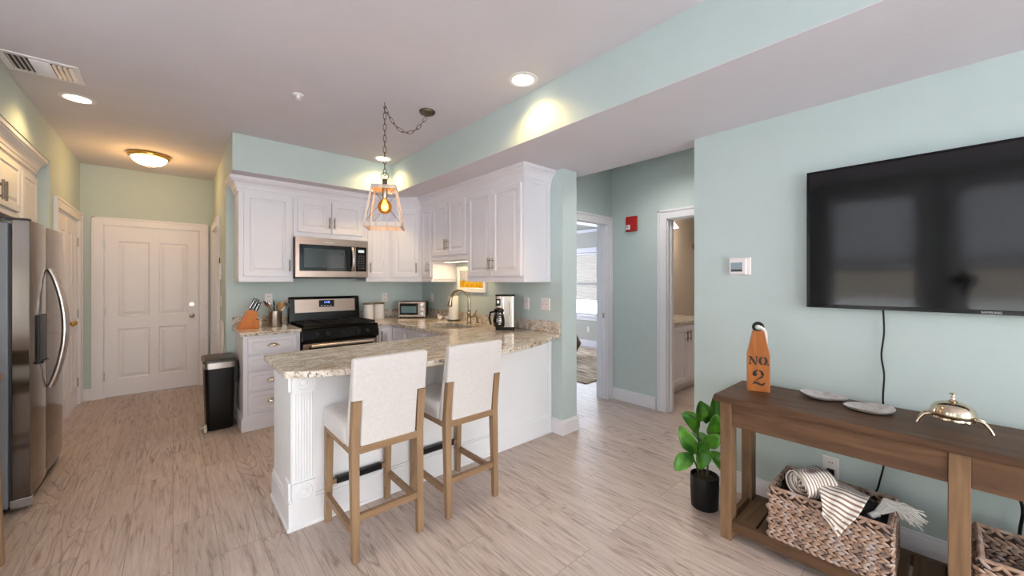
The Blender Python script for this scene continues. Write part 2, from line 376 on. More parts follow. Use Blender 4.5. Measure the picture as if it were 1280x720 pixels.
        if smooth:
            me.polygons.foreach_set('use_smooth', [True]*len(me.polygons)); me.set_sharp_from_angle(angle=math.radians(angle))
        if bevel:
            b = o.modifiers.new('bevel', 'BEVEL'); b.width = bevel; b.segments = 2; b.limit_method = 'ANGLE'; b.harden_normals = False
        if sub:
            b = o.modifiers.new('subdivision', 'SUBSURF'); b.levels = sub; b.render_levels = sub
        return o
def thing(name, label, cat, loc=(0, 0, 0), rz=0, group=None):
    o = bpy.data.objects.new(name, None); COL.objects.link(o); o.location = loc; o.rotation_euler = (0, 0, rz)
    o.empty_display_size = 0.05
    return tag(o, label, cat, group)
def tag(o, label, cat, group=None):
    o['label'] = label; o['category'] = cat
    if group: o['group'] = group
    return o
def struct(o, label=None, cat=None):
    o['kind'] = 'structure'
    if label: o['label'] = label
    if cat: o['category'] = cat
    return o
def copy_tree(o, parent=None):
    c = o.copy(); COL.objects.link(c)
    if parent: c.parent = parent
    for ch in list(o.children): copy_tree(ch, c)
    return c
def box(name, mat, b, parent=None, bevel=0.002): return MB().box(*b).build(name, mat, parent, bevel)
Z3 = (0, 0, 1)
def text_mesh(body, size, M4, name, mat, parent, depth=0.0008, align='CENTER'):
    c = bpy.data.curves.new(name, 'FONT'); c.body = body; c.size = size; c.align_x = align; c.align_y = 'CENTER'; c.extrude = depth
    t = bpy.data.objects.new(name, c); COL.objects.link(t)
    dg = bpy.context.evaluated_depsgraph_get(); me = bpy.data.meshes.new_from_object(t.evaluated_get(dg))
    bpy.data.objects.remove(t); me.transform(M4); me.materials.clear(); me.materials.append(M[mat])
    o = bpy.data.objects.new(name, me); COL.objects.link(o); o.parent = parent; return o
def frame_mat(O, U, V, N):
    U, V, N, O = map(Vector, (U, V, N, O)); m = Matrix.Identity(4)
    for i in range(3): m[i][0] = U[i]; m[i][1] = V[i]; m[i][2] = N[i]; m[i][3] = O[i]
    return m

# ------------------------------------------------------------------ room shell
XL, XA, XH, XR, XT, XB = -0.80, -1.50, 0.405, 2.62, 2.79, 3.90
YB, YK, YP, YE, YA, YR = 6.58, 4.87, 2.28, 1.19, 2.63, -3.0
ZC, ZS = 2.74, 2.40
struct(box('floor', 'floor', (-1.6, 8.2, -3.2, 8.2, -0.1, 0), bevel=0), 'greige oak plank floor running through the whole flat', 'floor')
struct(box('ceiling', 'ceil', (-1.6, 8.2, -3.2, 8.2, ZC, ZC+0.1), bevel=0), 'high off-white ceiling over kitchen, hall and living area', 'ceiling')
# dropped ceiling (bulkhead) with painted fascia
s = MB(); s.prism([(XH, 4.30), (1.92, 4.30), (1.92, -3.0), (2.97, -3.0), (2.97, 4.30), (2.97, YK), (XH, YK)], ZS+0.004, ZC)
struct(s.build('wall_bulkhead', 'wall'), 'aqua painted fascia of the lowered ceiling over kitchen and television wall', 'bulkhead')
s = MB(); s.prism([(XH+.001, 4.301), (1.921, 4.301), (1.921, -3.0), (2.97, -3.0), (2.97, YK), (XH+.001, YK)], ZS, ZS+0.004)
struct(s.build('ceiling_bulkhead', 'ceil'), 'flat white underside of the lowered ceiling', 'ceiling')
def walls(name, mat, boxes, label):
    s = MB()
    for b in boxes: s.box(*b)
    return struct(s.build(name, mat), label, 'wall')
# windows: left wall two and one added for light, rear wall one wide glazed opening
WZ0, WZ1 = 0.78, 2.52
walls('wall_left', 'wall', [(-1.62, XA, YR, -0.95, 0, ZC), (-1.62, XA, -0.09, 0.22, 0, ZC), (-1.62, XA, 1.08, 1.57, 0, ZC), (-1.62, XA, 2.53, 5.2, 0, ZC), (-1.62, XA, 1.57, 2.53, 0, WZ0), (-1.62, XA, 1.57, 2.53, WZ1, ZC),
    (-1.62, XA, -0.95, -0.09, 0, WZ0), (-1.62, XA, -0.95, -0.09, WZ1, ZC), (-1.62, XA, 0.22, 1.08, 0, WZ0), (-1.62, XA, 0.22, 1.08, WZ1, ZC)], 'aqua left wall with two shaded windows behind the viewpoint and a third added for light')
walls('wall_alcove', 'wall', [(XA, XL, 5.14, 5.26, 0, ZC), (XA, XL, 3.45, 5.14, 2.42, ZC), (XA, XL, 3.45, 3.55, 0, 2.42)], 'aqua walls framing the fridge alcove with the header above')
walls('wall_hall_left', 'wall', [(XL-.12, XL, 5.26, 5.36, 0, ZC), (XL-.12, XL, 6.46, YB, 0, ZC), (XL-.12, XL, 5.36, 6.46, 2.06, ZC)], 'aqua hall wall around the double closet doors')
walls('wall_entry', 'wall', [(XL-.12, -0.62, YB, YB+.12, 0, ZC), (0.27, XH+.12, YB, YB+.12, 0, ZC), (-0.62, 0.27, YB, YB+.12, 2.05, ZC)], 'aqua end wall of the hall around the entry door')
walls('wall_hall_right', 'wall', [(XH, XH+.12, YK, 5.62, 0, ZC), (XH, XH+.12, 6.42, YB, 0, ZC), (XH, XH+.12, 5.62, 6.42, 2.04, ZC), (XH+.5, XH+.6, 5.4, 6.6, 0, ZC)], 'warm lit right wall of the hall with a door opening')
walls('wall_kitchen', 'wall', [(XH+.12, 3.0, YK, YK+.12, 0, ZC)], 'aqua kitchen wall behind the range')
walls('wall_partition', 'wall', [(XR, 2.82, YP, YK, 0, ZS)], 'aqua partition between kitchen and corridor')
walls('wall_television', 'wall', [(XT, 2.97, YR, YE, 0, ZS)], 'pale aqua wall carrying the television')
walls('wall_rear', 'wall', [(-1.62, -1.0, YR-.12, YR, 0, ZC), (2.5, 3.0, YR-.12, YR, 0, ZC), (-1.0, 2.5, YR-.12, YR, 2.2, ZC)], 'rear wall with wide glazed doors behind the viewpoint')
# corridor + bath wall (fire alarm wall) with the bath door opening Y 1.12..1.94
walls('wall_corridor', 'wall', [(XB, 4.02, 1.945, YA+.12, 0, ZC), (XB, 4.02, -0.2, 1.13, 0, ZC), (XB, 4.02, 1.13, 1.945, 2.04, ZC), (2.97, 4.02, -0.3, -0.2, 0, ZC)], 'aqua corridor wall carrying the red fire alarm')
walls('wall_bedroom_front', 'wall', [(2.82, 2.99, YA, YA+.12, 0, ZC), (3.80, XB, YA, YA+.12, 0, ZC), (2.99, 3.80, YA, YA+.12, 2.04, ZC), (2.82, 2.97, YA, YA+.12, ZS, ZC)], 'aqua wall around the bedroom door opening')
walls('wall_bedroom', 'wall_grey', [(6.56, 6.68, 2.87, 4.72, 0, ZC), (6.56, 6.68, 5.62, 7.2, 0, ZC), (6.56, 6.68, 4.72, 5.62, 0, 0.66), (6.56, 6.68, 4.72, 5.62, 1.98, ZC),
    (2.9, 6.6, 7.0, 7.1, 0, ZC), (2.82, 2.98, YK, 7.1, 0, ZC)], 'grey bedroom walls beyond the open doorway')
walls('wall_bath', 'wall_tan', [(4.02, 7.7, 2.76, 2.86, 0, ZC), (7.6, 7.7, 0.2, 2.76, 0, ZC), (4.02, 7.7, 0.1, 0.2, 0, ZC), (4.02, 4.03, 1.96, 2.76, 0, ZC)], 'tan bathroom walls beyond the open doorway')
# snow-covered ground and a brick building outside the left windows
struct(box('ground_outside', 'snow', (-60, -1.7, -40, 40, -3.2, -3.0), bevel=0), 'snowy ground outside the windows', 'ground')
struct(box('roof_outside', 'snow', (-22, -2.0, -26, 26, 0.35, 0.5), bevel=0), 'snow covered lower roof outside the left windows', 'roof')
s = MB(); s.box(-31, -22, -26, 26, -3.0, 4.5)
bld = s.build('brick_building', 'brick', origin=(-26, 0, -3)); tag(bld, 'long low red brick building across the snow outside the windows', 'building')
for yy in range(-22, 25, 6):
    s = MB(); s.box(-22.03, -21.95, yy, yy+1.4, 1.9, 3.4); s.build('window', 'darkglass', bld)

# baseboards
def bb(name, boxes, label):
    s = MB()
    for x0, x1, y0, y1, ax in boxes:
        s.box(x0, x1, y0, y1, 0, 0.115)
        # thinner moulded cap
        if ax == 'x-': s.box(x0+.006, x1, y0, y1, .115, .135)
        elif ax == 'x+': s.box(x0, x1-.006, y0, y1, .115, .135)
        elif ax == 'y-': s.box(x0, x1, y0+.006, y1, .115, .135)
        else: s.box(x0, x1, y0, y1-.006, .115, .135)
    return struct(s.build(name, 'white', bevel=0.003), label, 'baseboard')
bt = .016
bb('baseboard_television', [(XT-bt, XT, YR, YE+bt, 'x-'), (XT, 2.97, YE, YE+bt, 'y+')], 'white baseboard under the television')
bb('baseboard_partition', [(XR-bt, 2.82+bt, YP-bt, YP, 'y-'), (2.82, 2.82+bt, YP, YA, 'x+'), (XR-bt, XR, YP, 2.40, 'x-')], 'white baseboard around the end of the partition')
bb('baseboard_corridor', [(XB-bt, XB, 2.07, YA, 'x-'), (XB-bt, XB, -0.2, 1.0, 'x-')], 'white baseboard below the fire alarm')
bb('baseboard_bedroom', [(6.56-bt, 6.56, 2.87, 7.0, 'x-')], 'white bedroom baseboard under the window')
bb('baseboard_entry', [(XL, -0.71, YB-bt, YB, 'y-'), (0.36, XH, YB-bt, YB, 'y-')], 'white baseboard beside the entry door')
bb('baseboard_kitchen', [(XH, .475, YK-bt, YK, 'y-'), (XH-bt, XH, YK, 5.52, 'x-')], 'white baseboard behind the trash can')
bb('baseboard_hall', [(XL, XL+bt, 5.14, 5.27, 'x+')], 'white baseboard between fridge and closet')
# door casings
def casing(name, plane, a0, a1, top, n, w=0.09, t=0.02, label='', jamb=None, lip=None):
    # plane ('x',val) or ('y',val); n = outward sign
    s = MB(); ax, v = plane
    def bx(p, q, z0, z1, d0, d1):
        d0, d1 = v+n*d0, v+n*d1
        if ax == 'x': s.box(d0, d1, p, q, z0, z1)
        else: s.box(p, q, d0, d1, z0, z1)
    for p, q in ((a0-w, a0), (a1, a1+w)):
        bx(p, q, 0, top+w, 0, t)
    bx(a0, a1, top, top+w, 0, t)
    e = .018  # raised outer band
    bx(a0-w-.004, a0-w+e, 0, top+w+.004, 0, t+.008); bx(a1+w-e, a1+w+.004, 0, top+w+.004, 0, t+.008); bx(a0-w, a1+w, top+w-e, top+w+.004, 0, t+.008)
    if jamb:
        for p, q in ((a0-.02, a0+.012), (a1-.012, a1+.02)): bx(p, q, 0, top+.02, -jamb, 0.0)
        bx(a0, a1, top-.012, top+.02, -jamb, 0)
        for p, q in ((a0+.012, a0+.026), (a1-.026, a1-.012)): bx(p, q, 0, top, -jamb*.65, -jamb*.35)
    return struct(s.build(name, 'white', bevel=0.002), label, 'door casing')
casing('trim_1', ('y', YB), -0.615, 0.262, 2.045, -1, label='white casing around the entry door', jamb=0.06)
casing('trim_2', ('x', XL), 5.36, 6.46, 2.06, 1, label='white casing around the closet doors', jamb=0.06)
casing('trim_3', ('x', XH), 5.62, 6.42, 2.04, -1, label='white casing of the doorway in the right hall wall', jamb=0.12)
casing('trim_4', ('y', YA), 2.99, 3.80, 2.04, -1, label='white casing of the bedroom doorway', jamb=0.13)
casing('trim_5', ('x', XB), 1.13, 1.945, 2.04, -1, label='white casing of the bathroom doorway', jamb=0.13)
s = MB(); s.box(3.785, 3.79, YA+.02, YA+.06, .95, 1.01)
so = s.build('strike_plate', 'nickel'); tag(so, 'small metal strike plate on the bedroom door jamb', 'strike plate')

# ------------------------------------------------------------------ doors
SUNK = [(0, 0), (.012, -.010), (.022, -.010), (.05, -.003), (.056, -.002)]
def knob(parent, p, n, mat, r=.027, name='door_knob', long=.055):
    p, n = Vector(p), Vector(n); s = MB()
    s.cyl(p, p+n*.008, .03, .028, 20); s.cyl(p+n*.008, p+n*long*.6, .010, .010, 12)
    q = Vector(n).to_track_quat('Z', 'Y').to_matrix()
    s.lathe([(.004, 0), (r*.7, .004), (r, .014), (r*.95, .022), (r*.6, .03), (.001, .032)], p+n*(long*.55), 16, q)
    return s.build(name, mat, parent, smooth=True)
# entry door
dw = 0.262-(-0.615)-.024
s = MB(); s.slab((-0.603, YB+.03, 0.012), (1, 0, 0), Z3, (0, -1, 0), dw, 2.02, .045,
    [(.11, .20, .385, .80), (dw-.385, .20, dw-.11, .80), (.11, .95, .385, 1.85), (dw-.385, .95, dw-.11, 1.85)], SUNK)
d1 = s.build('door_1', 'white'); struct(d1, 'white four-panel entry door at the end of the hall', 'door')
knob(d1, (.185, YB-.016, .93), (0, -1, 0), 'nickel'); s = MB()
s.cyl((.185, YB-.015, 1.08), (.185, YB-.027, 1.08), .03, .027, 20); s.cyl((.185, YB-.027, 1.08), (.185, YB-.035, 1.08), .012, .010, 12)
s.build('deadbolt', 'nickel', d1, smooth=True)
for z in (.25, 1.02, 1.80): MB().box(-.617, -.603, YB-.024, YB-.010, z-.05, z+.05).build('hinge', 'hinge', d1)
MB().box(-.60, .25, YB-.02, YB+.02, 0.001, .011).build('threshold', 'hinge', d1)
# closet double doors
for i, (y0, y1) in enumerate(((5.372, 5.905), (5.915, 6.448))):
    w = y1-y0; s = MB(); s.slab((XL-.045, y0, .012), (0, 1, 0), Z3, (1, 0, 0), w, 2.03, .04,
        [(.09, .20, w/2-.03, .80), (w/2+.03, .20, w-.09, .80), (.09, .95, w/2-.03, 1.88), (w/2+.03, .95, w-.09, 1.88)], SUNK)
    d = s.build('door_%d' % (i+2), 'white'); struct(d, ('nearer', 'farther')[i]+' white leaf of the double closet doors', 'door')
    knob(d, (XL-.005, (5.85, 5.97)[i], .95), (1, 0, 0), 'brass', .024)
    yh = (y0-.01, y1-.004)[i]
    for z in (.25, 1.02, 1.82): MB().box(XL-.008, XL+.006, yh, yh+.014, z-.05, z+.05).build('hinge', 'hinge', d)
# door behind the right hall casing, standing in its opening
s = MB(); s.slab((XH+.09, 5.635, .012), (0, 1, 0), Z3, (-1, 0, 0), .77, 2.015, .035,
    [(.1, .2, .34, .8), (.43, .2, .67, .8), (.1, .95, .34, 1.85), (.43, .95, .67, 1.85)], SUNK)
struct(s.build('door_4', 'white'), 'white door set deep in the right hall wall', 'door')

# ------------------------------------------------------------------ windows
def window(name, plane, a0, a1, z0, z1, n, label, shade_to=None, shade_top=0, mull=True):
    ax, v = plane; s = MB()
    def bx(mb, p, q, za, zb, d0, d1):
        d0, d1 = v+n*d0, v+n*d1
        mb.box(d0, d1, p, q, za, zb) if ax == 'x' else mb.box(p, q, d0, d1, za, zb)
    for p, q in ((a0-.08, a0), (a1, a1+.08)): bx(s, p, q, z0-.08, z1+.09, 0, .02)
    bx(s, a0-.08, a1+.08, z1, z1+.10, 0, .022); bx(s, a0-.10, a1+.10, z0-.03, z0, -.05, .05); bx(s, a0-.08, a1+.08, z0-.11, z0-.03, 0, .018)
    f = .04
    for p, q in ((a0, a0+f), (a1-f, a1)): bx(s, p, q, z0, z1, -.09, -.05)
    for za in (z0, z1-f): bx(s, a0, a1, za, za+f, -.09, -.05)
    if mull: bx(s, a0, a1, (z0+z1)/2-.02, (z0+z1)/2+.02, -.085, -.05)
    w = struct(s.build(name, 'white', bevel=.002), label, 'window')
    g = MB(); bx(g, a0+.01, a1-.01, z0+.01, z1-.01, -.074, -.070); g.build('pane', 'glass', w)
    if shade_to is not None:
        g = MB(); zz = z1-.04; st = .045; k = 0; rows = []
        while zz > shade_to:
            for d in (-.022, -.034):
                p = v+n*d
                rows.append([(p, a0+.01, zz), (p, a1-.01, zz)] if ax == 'x' else [(a0+.01, p, zz), (a1-.01, p, zz)]); zz -= st/2
        g.grid(rows)
        sh = g.build('cellular_shade', 'bedroom_shade' if name == 'window_3' else 'shade'); tag(sh, ('white pleated shade pulled half down in ' if name == 'window_3' else 'grey-white pleated shade in ')+label.split(' ', 1)[1], 'window shade')
        g = MB(); bx(g, a0+.008, a1-.008, zz-.01, zz+.012, -.04, -.016); g.build('bottom_rail', 'void' if name == 'window_3' else 'gasket', sh)
        g = MB(); bx(g, a0+.005, a1-.005, z1-.05, z1-.005, -.048, -.01); g.build('head_rail', 'white', sh)
    return w
window('window_1', ('x', XA), 0.22, 1.08, WZ0, WZ1, 1, 'white left-wall window seen reflected near the television screen edge', 1.55)
window('window_2', ('x', XA), -0.95, -0.09, WZ0, WZ1, 1, 'white left-wall window behind the camera tripod', 1.55)
window('window_6', ('x', XA), 1.57, 2.53, WZ0, WZ1, 1, 'white unseen left-wall window added for light behind the dining table', 1.75)  # out of view, added to brighten the floor on the left
window('window_3', ('x', 6.56), 4.72, 5.62, 0.66, 1.98, -1, 'white bedroom window glimpsed through the doorway', 0.98)
window('window_4', ('y', YR), -1.0, 0.75, 0.02, 2.2, 1, 'wide glazed door nearer the left wall, rear of room', None, mull=False)
window('window_5', ('y', YR), 0.75, 2.5, 0.02, 2.2, 1, 'wide glazed door nearer the television wall, rear of room', None, mull=False)

# ------------------------------------------------------------------ cabinetry helpers
RAISED = lambda t: [(0, 0), (0, t-.003), (.003, t), (.050, t), (.058, t-.008), (.072, t-.008), (.086, t-.003), (.09, t-.003)]
FLATD = lambda t: [(0, 0), (0, t-.003), (.003, t), (.035, t), (.042, t-.006), (.05, t-.006)]
def cdoor(parent, O, U, N, w, h, name='door', t=.02, loops=None, mat='cab'):
    s = MB(); s.loft(O, U, Z3, N, w, h, (loops or RAISED)(t)); return s.build(name, mat, parent)
def pull(parent, p, N, L=.13, axis=Z3, mat='pull', off=.032, name='handle', r=.0065):
    p, N, A = Vector(p), Vector(N), Vector(axis); s = MB()
    s.cyl(p-A*L/2+N*off, p+A*L/2+N*off, r, r, 10)
    for k in (-.3, .3): s.cyl(p+A*L*k, p+A*L*k+N*off, r*.75, r*.75, 8)
    return s.build(name, mat, parent, smooth=True)
def cup(parent, p, N, U, mat='champagne', w=.045, h=.026, d=.024):
    p, N, U = Vector(p), Vector(N), Vector(U); s = MB(); rows = []
    for i in range(7):
        a = PI/2*i/6; row = []
        for j in range(13):
            b = PI*j/12
            row.append(p+U*(math.cos(b)*w*math.cos(a*.0+0)*math.cos(a)) + Vector(Z3)*(math.sin(b)*h*math.cos(a)) + N*(math.sin(a)*d))
        rows.append(row)
    s.grid(rows)
    s.obox(p-U*(w+.006)-Vector(Z3)*.002, U, Z3, N, 2*w+.012, .006, .003)
    o = s.build('handle', mat, parent, smooth=True); m = o.modifiers.new('thick', 'SOLIDIFY'); m.thickness = .002
    return o
F = (0, -1, 0); L_ = (-1, 0, 0); UX = (1, 0, 0); UY = (0, -1, 0)

# ---- upper cabinets, back wall (front face Y 4.54)
yf, ub, ut = 4.54, 1.375, 2.31
def upper(label, x0, x1, z0, doors, handles, group='white upper cabinets'):
    t = thing('upper_cabinet', label, 'cabinet', ((x0+x1)/2, YK, z0), group=group)
    s = MB(); s.box(x0, x1, yf, YK-.001, z0+.02, ut); s.build('body', 'cab', t, .0015)
    s = MB(); s.box(x0, x1, yf-.012, YK-.001, z0, z0+.03); s.build('light_rail', 'cab', t, .003)
    for (a, b), h in zip(doors, handles):
        d = cdoor(t, (a, yf, z0+.055), UX, F, b-a, 2.255-z0-.055)
        pull(d, (h, yf-.018, z0+.055+.115), F, .12)
    return t
upper('tall white upper cabinet over the knife block', .475, .945, ub, [(.515, .925)], [.905])
upper('short white double upper cabinet above the microwave', .947, 1.703, 1.852, [(.985, 1.318), (1.324, 1.66)], [1.295, 1.347])
upper('narrow white upper cabinet between microwave and corner', 1.705, 2.005, ub, [(1.725, 1.97)], [1.748])
# diagonal corner cabinet
A = Vector((2.008, yf, 0)); B = Vector((2.287, 4.26, 0)); U = (B-A).normalized(); N = Vector((-U.y, U.x, 0)); N = -N if N.y > 0 else N
t = thing('upper_cabinet', 'white diagonal corner upper cabinet above the toaster oven', 'cabinet', (2.3, 4.6, ub), group='white upper cabinets')
s = MB(); s.prism([(A.x, A.y), (B.x, B.y), (XR-.001, 4.26), (XR-.001, YK-.001), (A.x, YK-.001)], ub+.02, ut); s.build('body', 'cab', t)
o2 = N*.012; s = MB(); s.prism([(A.x+o2.x, A.y+o2.y), (B.x+o2.x, B.y+o2.y), (XR-.001, 4.26), (XR-.001, YK-.001), (A.x, YK-.001)], ub, ub+.03); s.build('light_rail', 'cab', t)
wd = (B-A).length
d = cdoor(t, A+U*.03+Vector((0, 0, ub+.055)), U, N, wd-.06, 2.255-ub-.055)
pull(d, A+U*(wd-.055)+N*.018+Vector((0, 0, ub+.17)), N, .12)
# right wall uppers (front face X 2.29)
xf = 2.287
def upper_r(label, y1, y0, z0, doors, handles, end=False):
    t = thing('upper_cabinet', label, 'cabinet', (XR, (y0+y1)/2, z0), group='white upper cabinets')
    s = MB(); s.box(xf, XR-.001, y0, y1, z0+.02, ut); s.build('body', 'cab', t, .0015)
    s = MB(); s.box(xf-.012, XR-.001, y0-(.012 if end else 0), y1, z0, z0+.03); s.build('light_rail', 'cab', t, .003)
    for (a, b), h in zip(doors, handles):
        d = cdoor(t, (xf, b, z0+.055), UY, L_, b-a, 2.255-z0-.055)
        pull(d, (xf-.018, h, z0+.055+.115), L_, .12)
    if end:
        s = MB(); s.box(xf+.004, xf+.045, y0-.008, y0, z0+.03, ut); s.box(XR-.05, XR-.004, y0-.008, y0, z0+.03, ut); s.box(xf+.045, XR-.05, y0-.008, y0, 2.25, ut); s.build('end_panel', 'cab', t, .002)
    return t
upper_r('very narrow white upper cabinet beside the corner', 4.258, 4.0, ub, [(4.02, 4.235)], [4.045])
upper_r('short white double upper cabinet above the sink', 3.998, 3.282, 1.615, [(3.645, 3.975), (3.305, 3.638)], [3.665, 3.618])
upper_r('large white double upper cabinet above the coffee maker', 3.28, 2.43, ub, [(2.86, 3.255), (2.455, 2.854)], [2.882, 2.832], True)
# crown moulding along all uppers
def crown(path, name, label, z=(2.255, 2.40), mat='cab', closed=False):
    H = (z[1]-z[0])/.145; prof = [(q, z[0]+w*H) for q, w in ((0, 0), (.014, 0), (.014, .030), (.021, .032), (.021, .043), (.025, .060), (.036, .082), (.054, .098), (.062, .100), (.062, .109), (.074, .112), (.074, .1435), (0, .1435))]
    P = [Vector((x, y, 0)) for x, y in path]; rows = []
    for i, p in enumerate(P):
        ns = []
        if i > 0: d = (P[i]-P[i-1]).normalized(); ns.append(Vector((d.y, -d.x, 0)))
        if i < len(P)-1: d = (P[i+1]-P[i]).normalized(); ns.append(Vector((d.y, -d.x, 0)))
        m = sum(ns, Vector()).normalized(); k = 1/max(.3, m.dot(ns[0]))
        rows.append([p+m*k*o+Vector((0, 0, zz)) for o, zz in prof])
    s = MB(); s.grid(rows, True, True, True)
    return struct(s.build(name, mat), label, 'crown moulding')
crown([(.475, YK-.002), (.475, yf), (2.006, yf), (2.287, 4.26), (xf, 2.43), (XR-.002, 2.43)], 'trim_6', 'white crown moulding along the kitchen upper cabinets')

# ---- base cabinets
bf = 4.26
t = thing('base_cabinet', 'white four-drawer base cabinet left of the range', 'cabinet', (.71, 4.56, 0))
MB().box(.48, .948, bf, YK-.001, .10, .878).build('body', 'cab', t, .0015)
s = MB(); s.box(.466, .95, bf-.012, YK-.017, 0, .115); s.box(.472, .95, bf-.006, YK-.017, .115, .135); s.build('base_moulding', 'cab', t, .003)
for z0, z1 in ((.705, .855), (.555, .69), (.365, .54), (.16, .35)):
    d = cdoor(t, (.515, bf, z0), UX, F, .40, z1-z0, 'drawer', loops=FLATD); cup(d, (.715, bf-.016, (z0+z1)/2-.005), F, UX)
t = thing('base_cabinet', 'white single-door base cabinet right of the range', 'cabinet', (1.8, 4.56, 0))
MB().box(1.728, 2.60, bf, YK-.001, .10, .878).build('body', 'cab', t, .0015)
MB().box(1.728, 2.60, bf+.05, YK-.001, 0, .10).build('toe_kick', 'cab', t)
d = cdoor(t, (1.745, bf, .13), UX, F, .16, .725); pull(d, (1.765, bf-.018, .76), F, .12)
cdoor(t, (1.745, bf, .715), UX, F, .001+.159, .14, 'drawer', loops=FLATD) if False else None
t = thing('sink_base_cabinet', 'white base cabinet under the sink window side', 'cabinet', (2.25, 3.6, 0))
s = MB(); s.box(1.915, XR-.001, 2.90, bf, .10, .64); s.box(1.915, 1.94, 2.90, bf, .64, .878); s.box(2.59, XR-.001, 2.9, bf, .64, .878); s.box(1.94, 2.59, 2.90, 2.93, .64, .878); s.box(1.94, 2.59, 4.2, bf-.001, .64, .878); s.build('body', 'cab', t)
MB().box(1.965, XR-.001, 2.90, bf, 0, .10).build('toe_kick', 'cab', t)
for y0, y1 in ((3.98, 4.22), (3.48, 3.95), (2.98, 3.45)):
    d = cdoor(t, (1.915, y1, .13), UY, L_, y1-y0, .54); pull(d, (1.897, y0+.03, .58), L_, .12)
    cdoor(t, (1.915, y1, .695), UY, L_, y1-y0, .16, 'drawer', loops=FLATD)

# ---- peninsula
px0, px1, py0, py1 = .49, XR-.001, 2.41, 2.88
t = thing('kitchen_peninsula', 'white panelled breakfast peninsula between the stools and the kitchen', 'kitchen island', (1.55, 2.6, 0))
MB().box(px0, px1, py0, py1, 0, .878).build('body', 'penin', t, .002)
s = MB(); s.box(px0-.014, px1-.018, py0-.014, py1, 0, .155); s.box(px0-.022, px1-.018, py0-.022, py1, 0, .02); s.box(px0-.009, px1-.018, py0-.009, py1, .155, .17); s.build('baseboard', 'penin', t, .003)
# fluted pilaster with rosettes, on the left end of the front
s = MB(); pa, pw = px0+.004, .115
s.box(pa, pa+pw, py0-.012, py0, .26, .765)
for k in range(7): s.cyl((pa+.015+k*.0142, py0-.012, .27), (pa+.015+k*.0142, py0-.012, .755), .0045, n=8)
pil = s.build('pilaster', 'penin', t)
for z0 in (.765, .155):
    s = MB(); s.box(pa-.002, pa+pw+.002, py0-.026, py0, z0, z0+.105); c = (pa+pw/2, py0-.026, z0+.053)
    q = Vector((0, -1, 0)).to_track_quat('Z', 'Y').to_matrix()
    s.lathe([(.044, 0), (.044, .004), (.038, .007), (.033, .003), (.026, .006), (.02, .003), (.014, .007), (.001, .009)], c, 28, q)
    s.build('rosette', 'penin', pil)
s = MB(); s.box(px0-.012, px0, py0+.0, py0+.10, .155, .26); s.box(px0-.012, px0, py0, py0+.1, .77, .87); s.build('side_block', 'penin', t, .002)
s = MB(); s.box(px1-.06, px1-.018, py0-.008, py0, .17, .878); s.build('end_stile', 'penin', t, .002)
# counter tops
t = tag(MB().box(.452, .955, 4.225, YK-.001, .879, .914).build('granite_countertop', 'granite', origin=(.7, 4.5, .879), bevel=.004), 'small cream granite worktop left of the range', 'countertop')
MB().box(.452, .95, YK-.022, YK-.001, .914, 1.014).build('backsplash', 'granite', t, .003)
t = thing('granite_countertop', 'long cream granite worktop wrapping sink, corner and peninsula', 'countertop', (2.0, 3.2, .879))
front = []
for k in range(25):
    q = k/24; x = .45+q*(2.49-.45); bulge = .265*math.sin(PI*min(1, max(0, q*1.0)))**.75
    front.append((x, 2.268-bulge*(1 if q < .99 else 1)))
poly = front+[(2.56, 2.262), (2.60, 2.275), (XR-.001, 2.30), (XR-.001, 2.90), (.435, 2.90), (.432, 2.285), (.438, 2.27)]
s = MB(); s.prism(poly, .879, .914); s.build('peninsula_top', 'granite', t, .004)
s = MB(); sx0, sx1, sy0, sy1 = 2.02, 2.36, 3.18, 3.72
s.box(1.865, XR-.001, 2.90, sy0, .879, .914); s.box(1.865, sx0, sy0, sy1, .879, .914); s.box(sx1, XR-.001, sy0, sy1, .879, .914); s.box(1.865, XR-.001, sy1, 4.225, .879, .914)
s.box(1.722, XR-.001, 4.225, YK-.001, .879, .914); s.build('sink_run_top', 'granite', t)
s = MB(); s.box(1.722, XR-.001, YK-.022, YK-.001, .914, 1.014); s.box(XR-.022, XR-.001, 2.30, YK-.022, .914, 1.014); s.build('backsplash', 'granite', t, .003)
# sink
t = thing('kitchen_sink', 'undermount stainless sink basin in the granite worktop', 'sink', (2.19, 3.45, .70))
s = MB(); s.loft((sx0-.01, sy0-.01, 0), (1, 0, 0), (0, 1, 0), (0, 0, 1), sx1-sx0+.02, sy1-sy0+.02, [(0, .8785), (.012, .8785), (.02, .72), (.05, .70), (.051, .70)])
s.build('basin', 'steel', t)
MB().cyl((2.19, 3.45, .7005), (2.19, 3.45, .704), .045, .042, 20).build('drain', 'chrome', t)
# faucet
fx, fy = 2.43, 3.46
t = thing('kitchen_faucet', 'tall gooseneck faucet in warm nickel behind the sink', 'faucet', (fx, fy, .914))
s = MB(); s.lathe([(.032, .914), (.032, .922), (.024, .93), (.02, .95), (.02, 1.02), (.024, 1.03), (.02, 1.05), (.014, 1.07)], (fx, fy, 0), 20); s.build('base', 'faucet', t, smooth=True)
dv = Vector((-.10, .155, 0)); pts = [Vector((fx, fy, 1.06)), Vector((fx, fy, 1.15))]
for k in range(13):
    a = PI*k/12*.97; pts.append(Vector((fx, fy, 1.185))+dv*(.5*(1-math.cos(a)))*1.15+Vector((0, 0, .10*math.sin(a))))
s = MB(); s.tube(pts, .0145, 12); s.build('spout', 'faucet', t, smooth=True)
e = pts[-1]; s = MB(); s.tube([e+Vector((0, 0, .015)), e+Vector((-.004, .006, -.03)), e+Vector((-.008, .013, -.075)), e+Vector((-.01, .016, -.095))], [.015, .018, .026, .024], 14); s.build('spray_head', 'faucet', t, smooth=True)
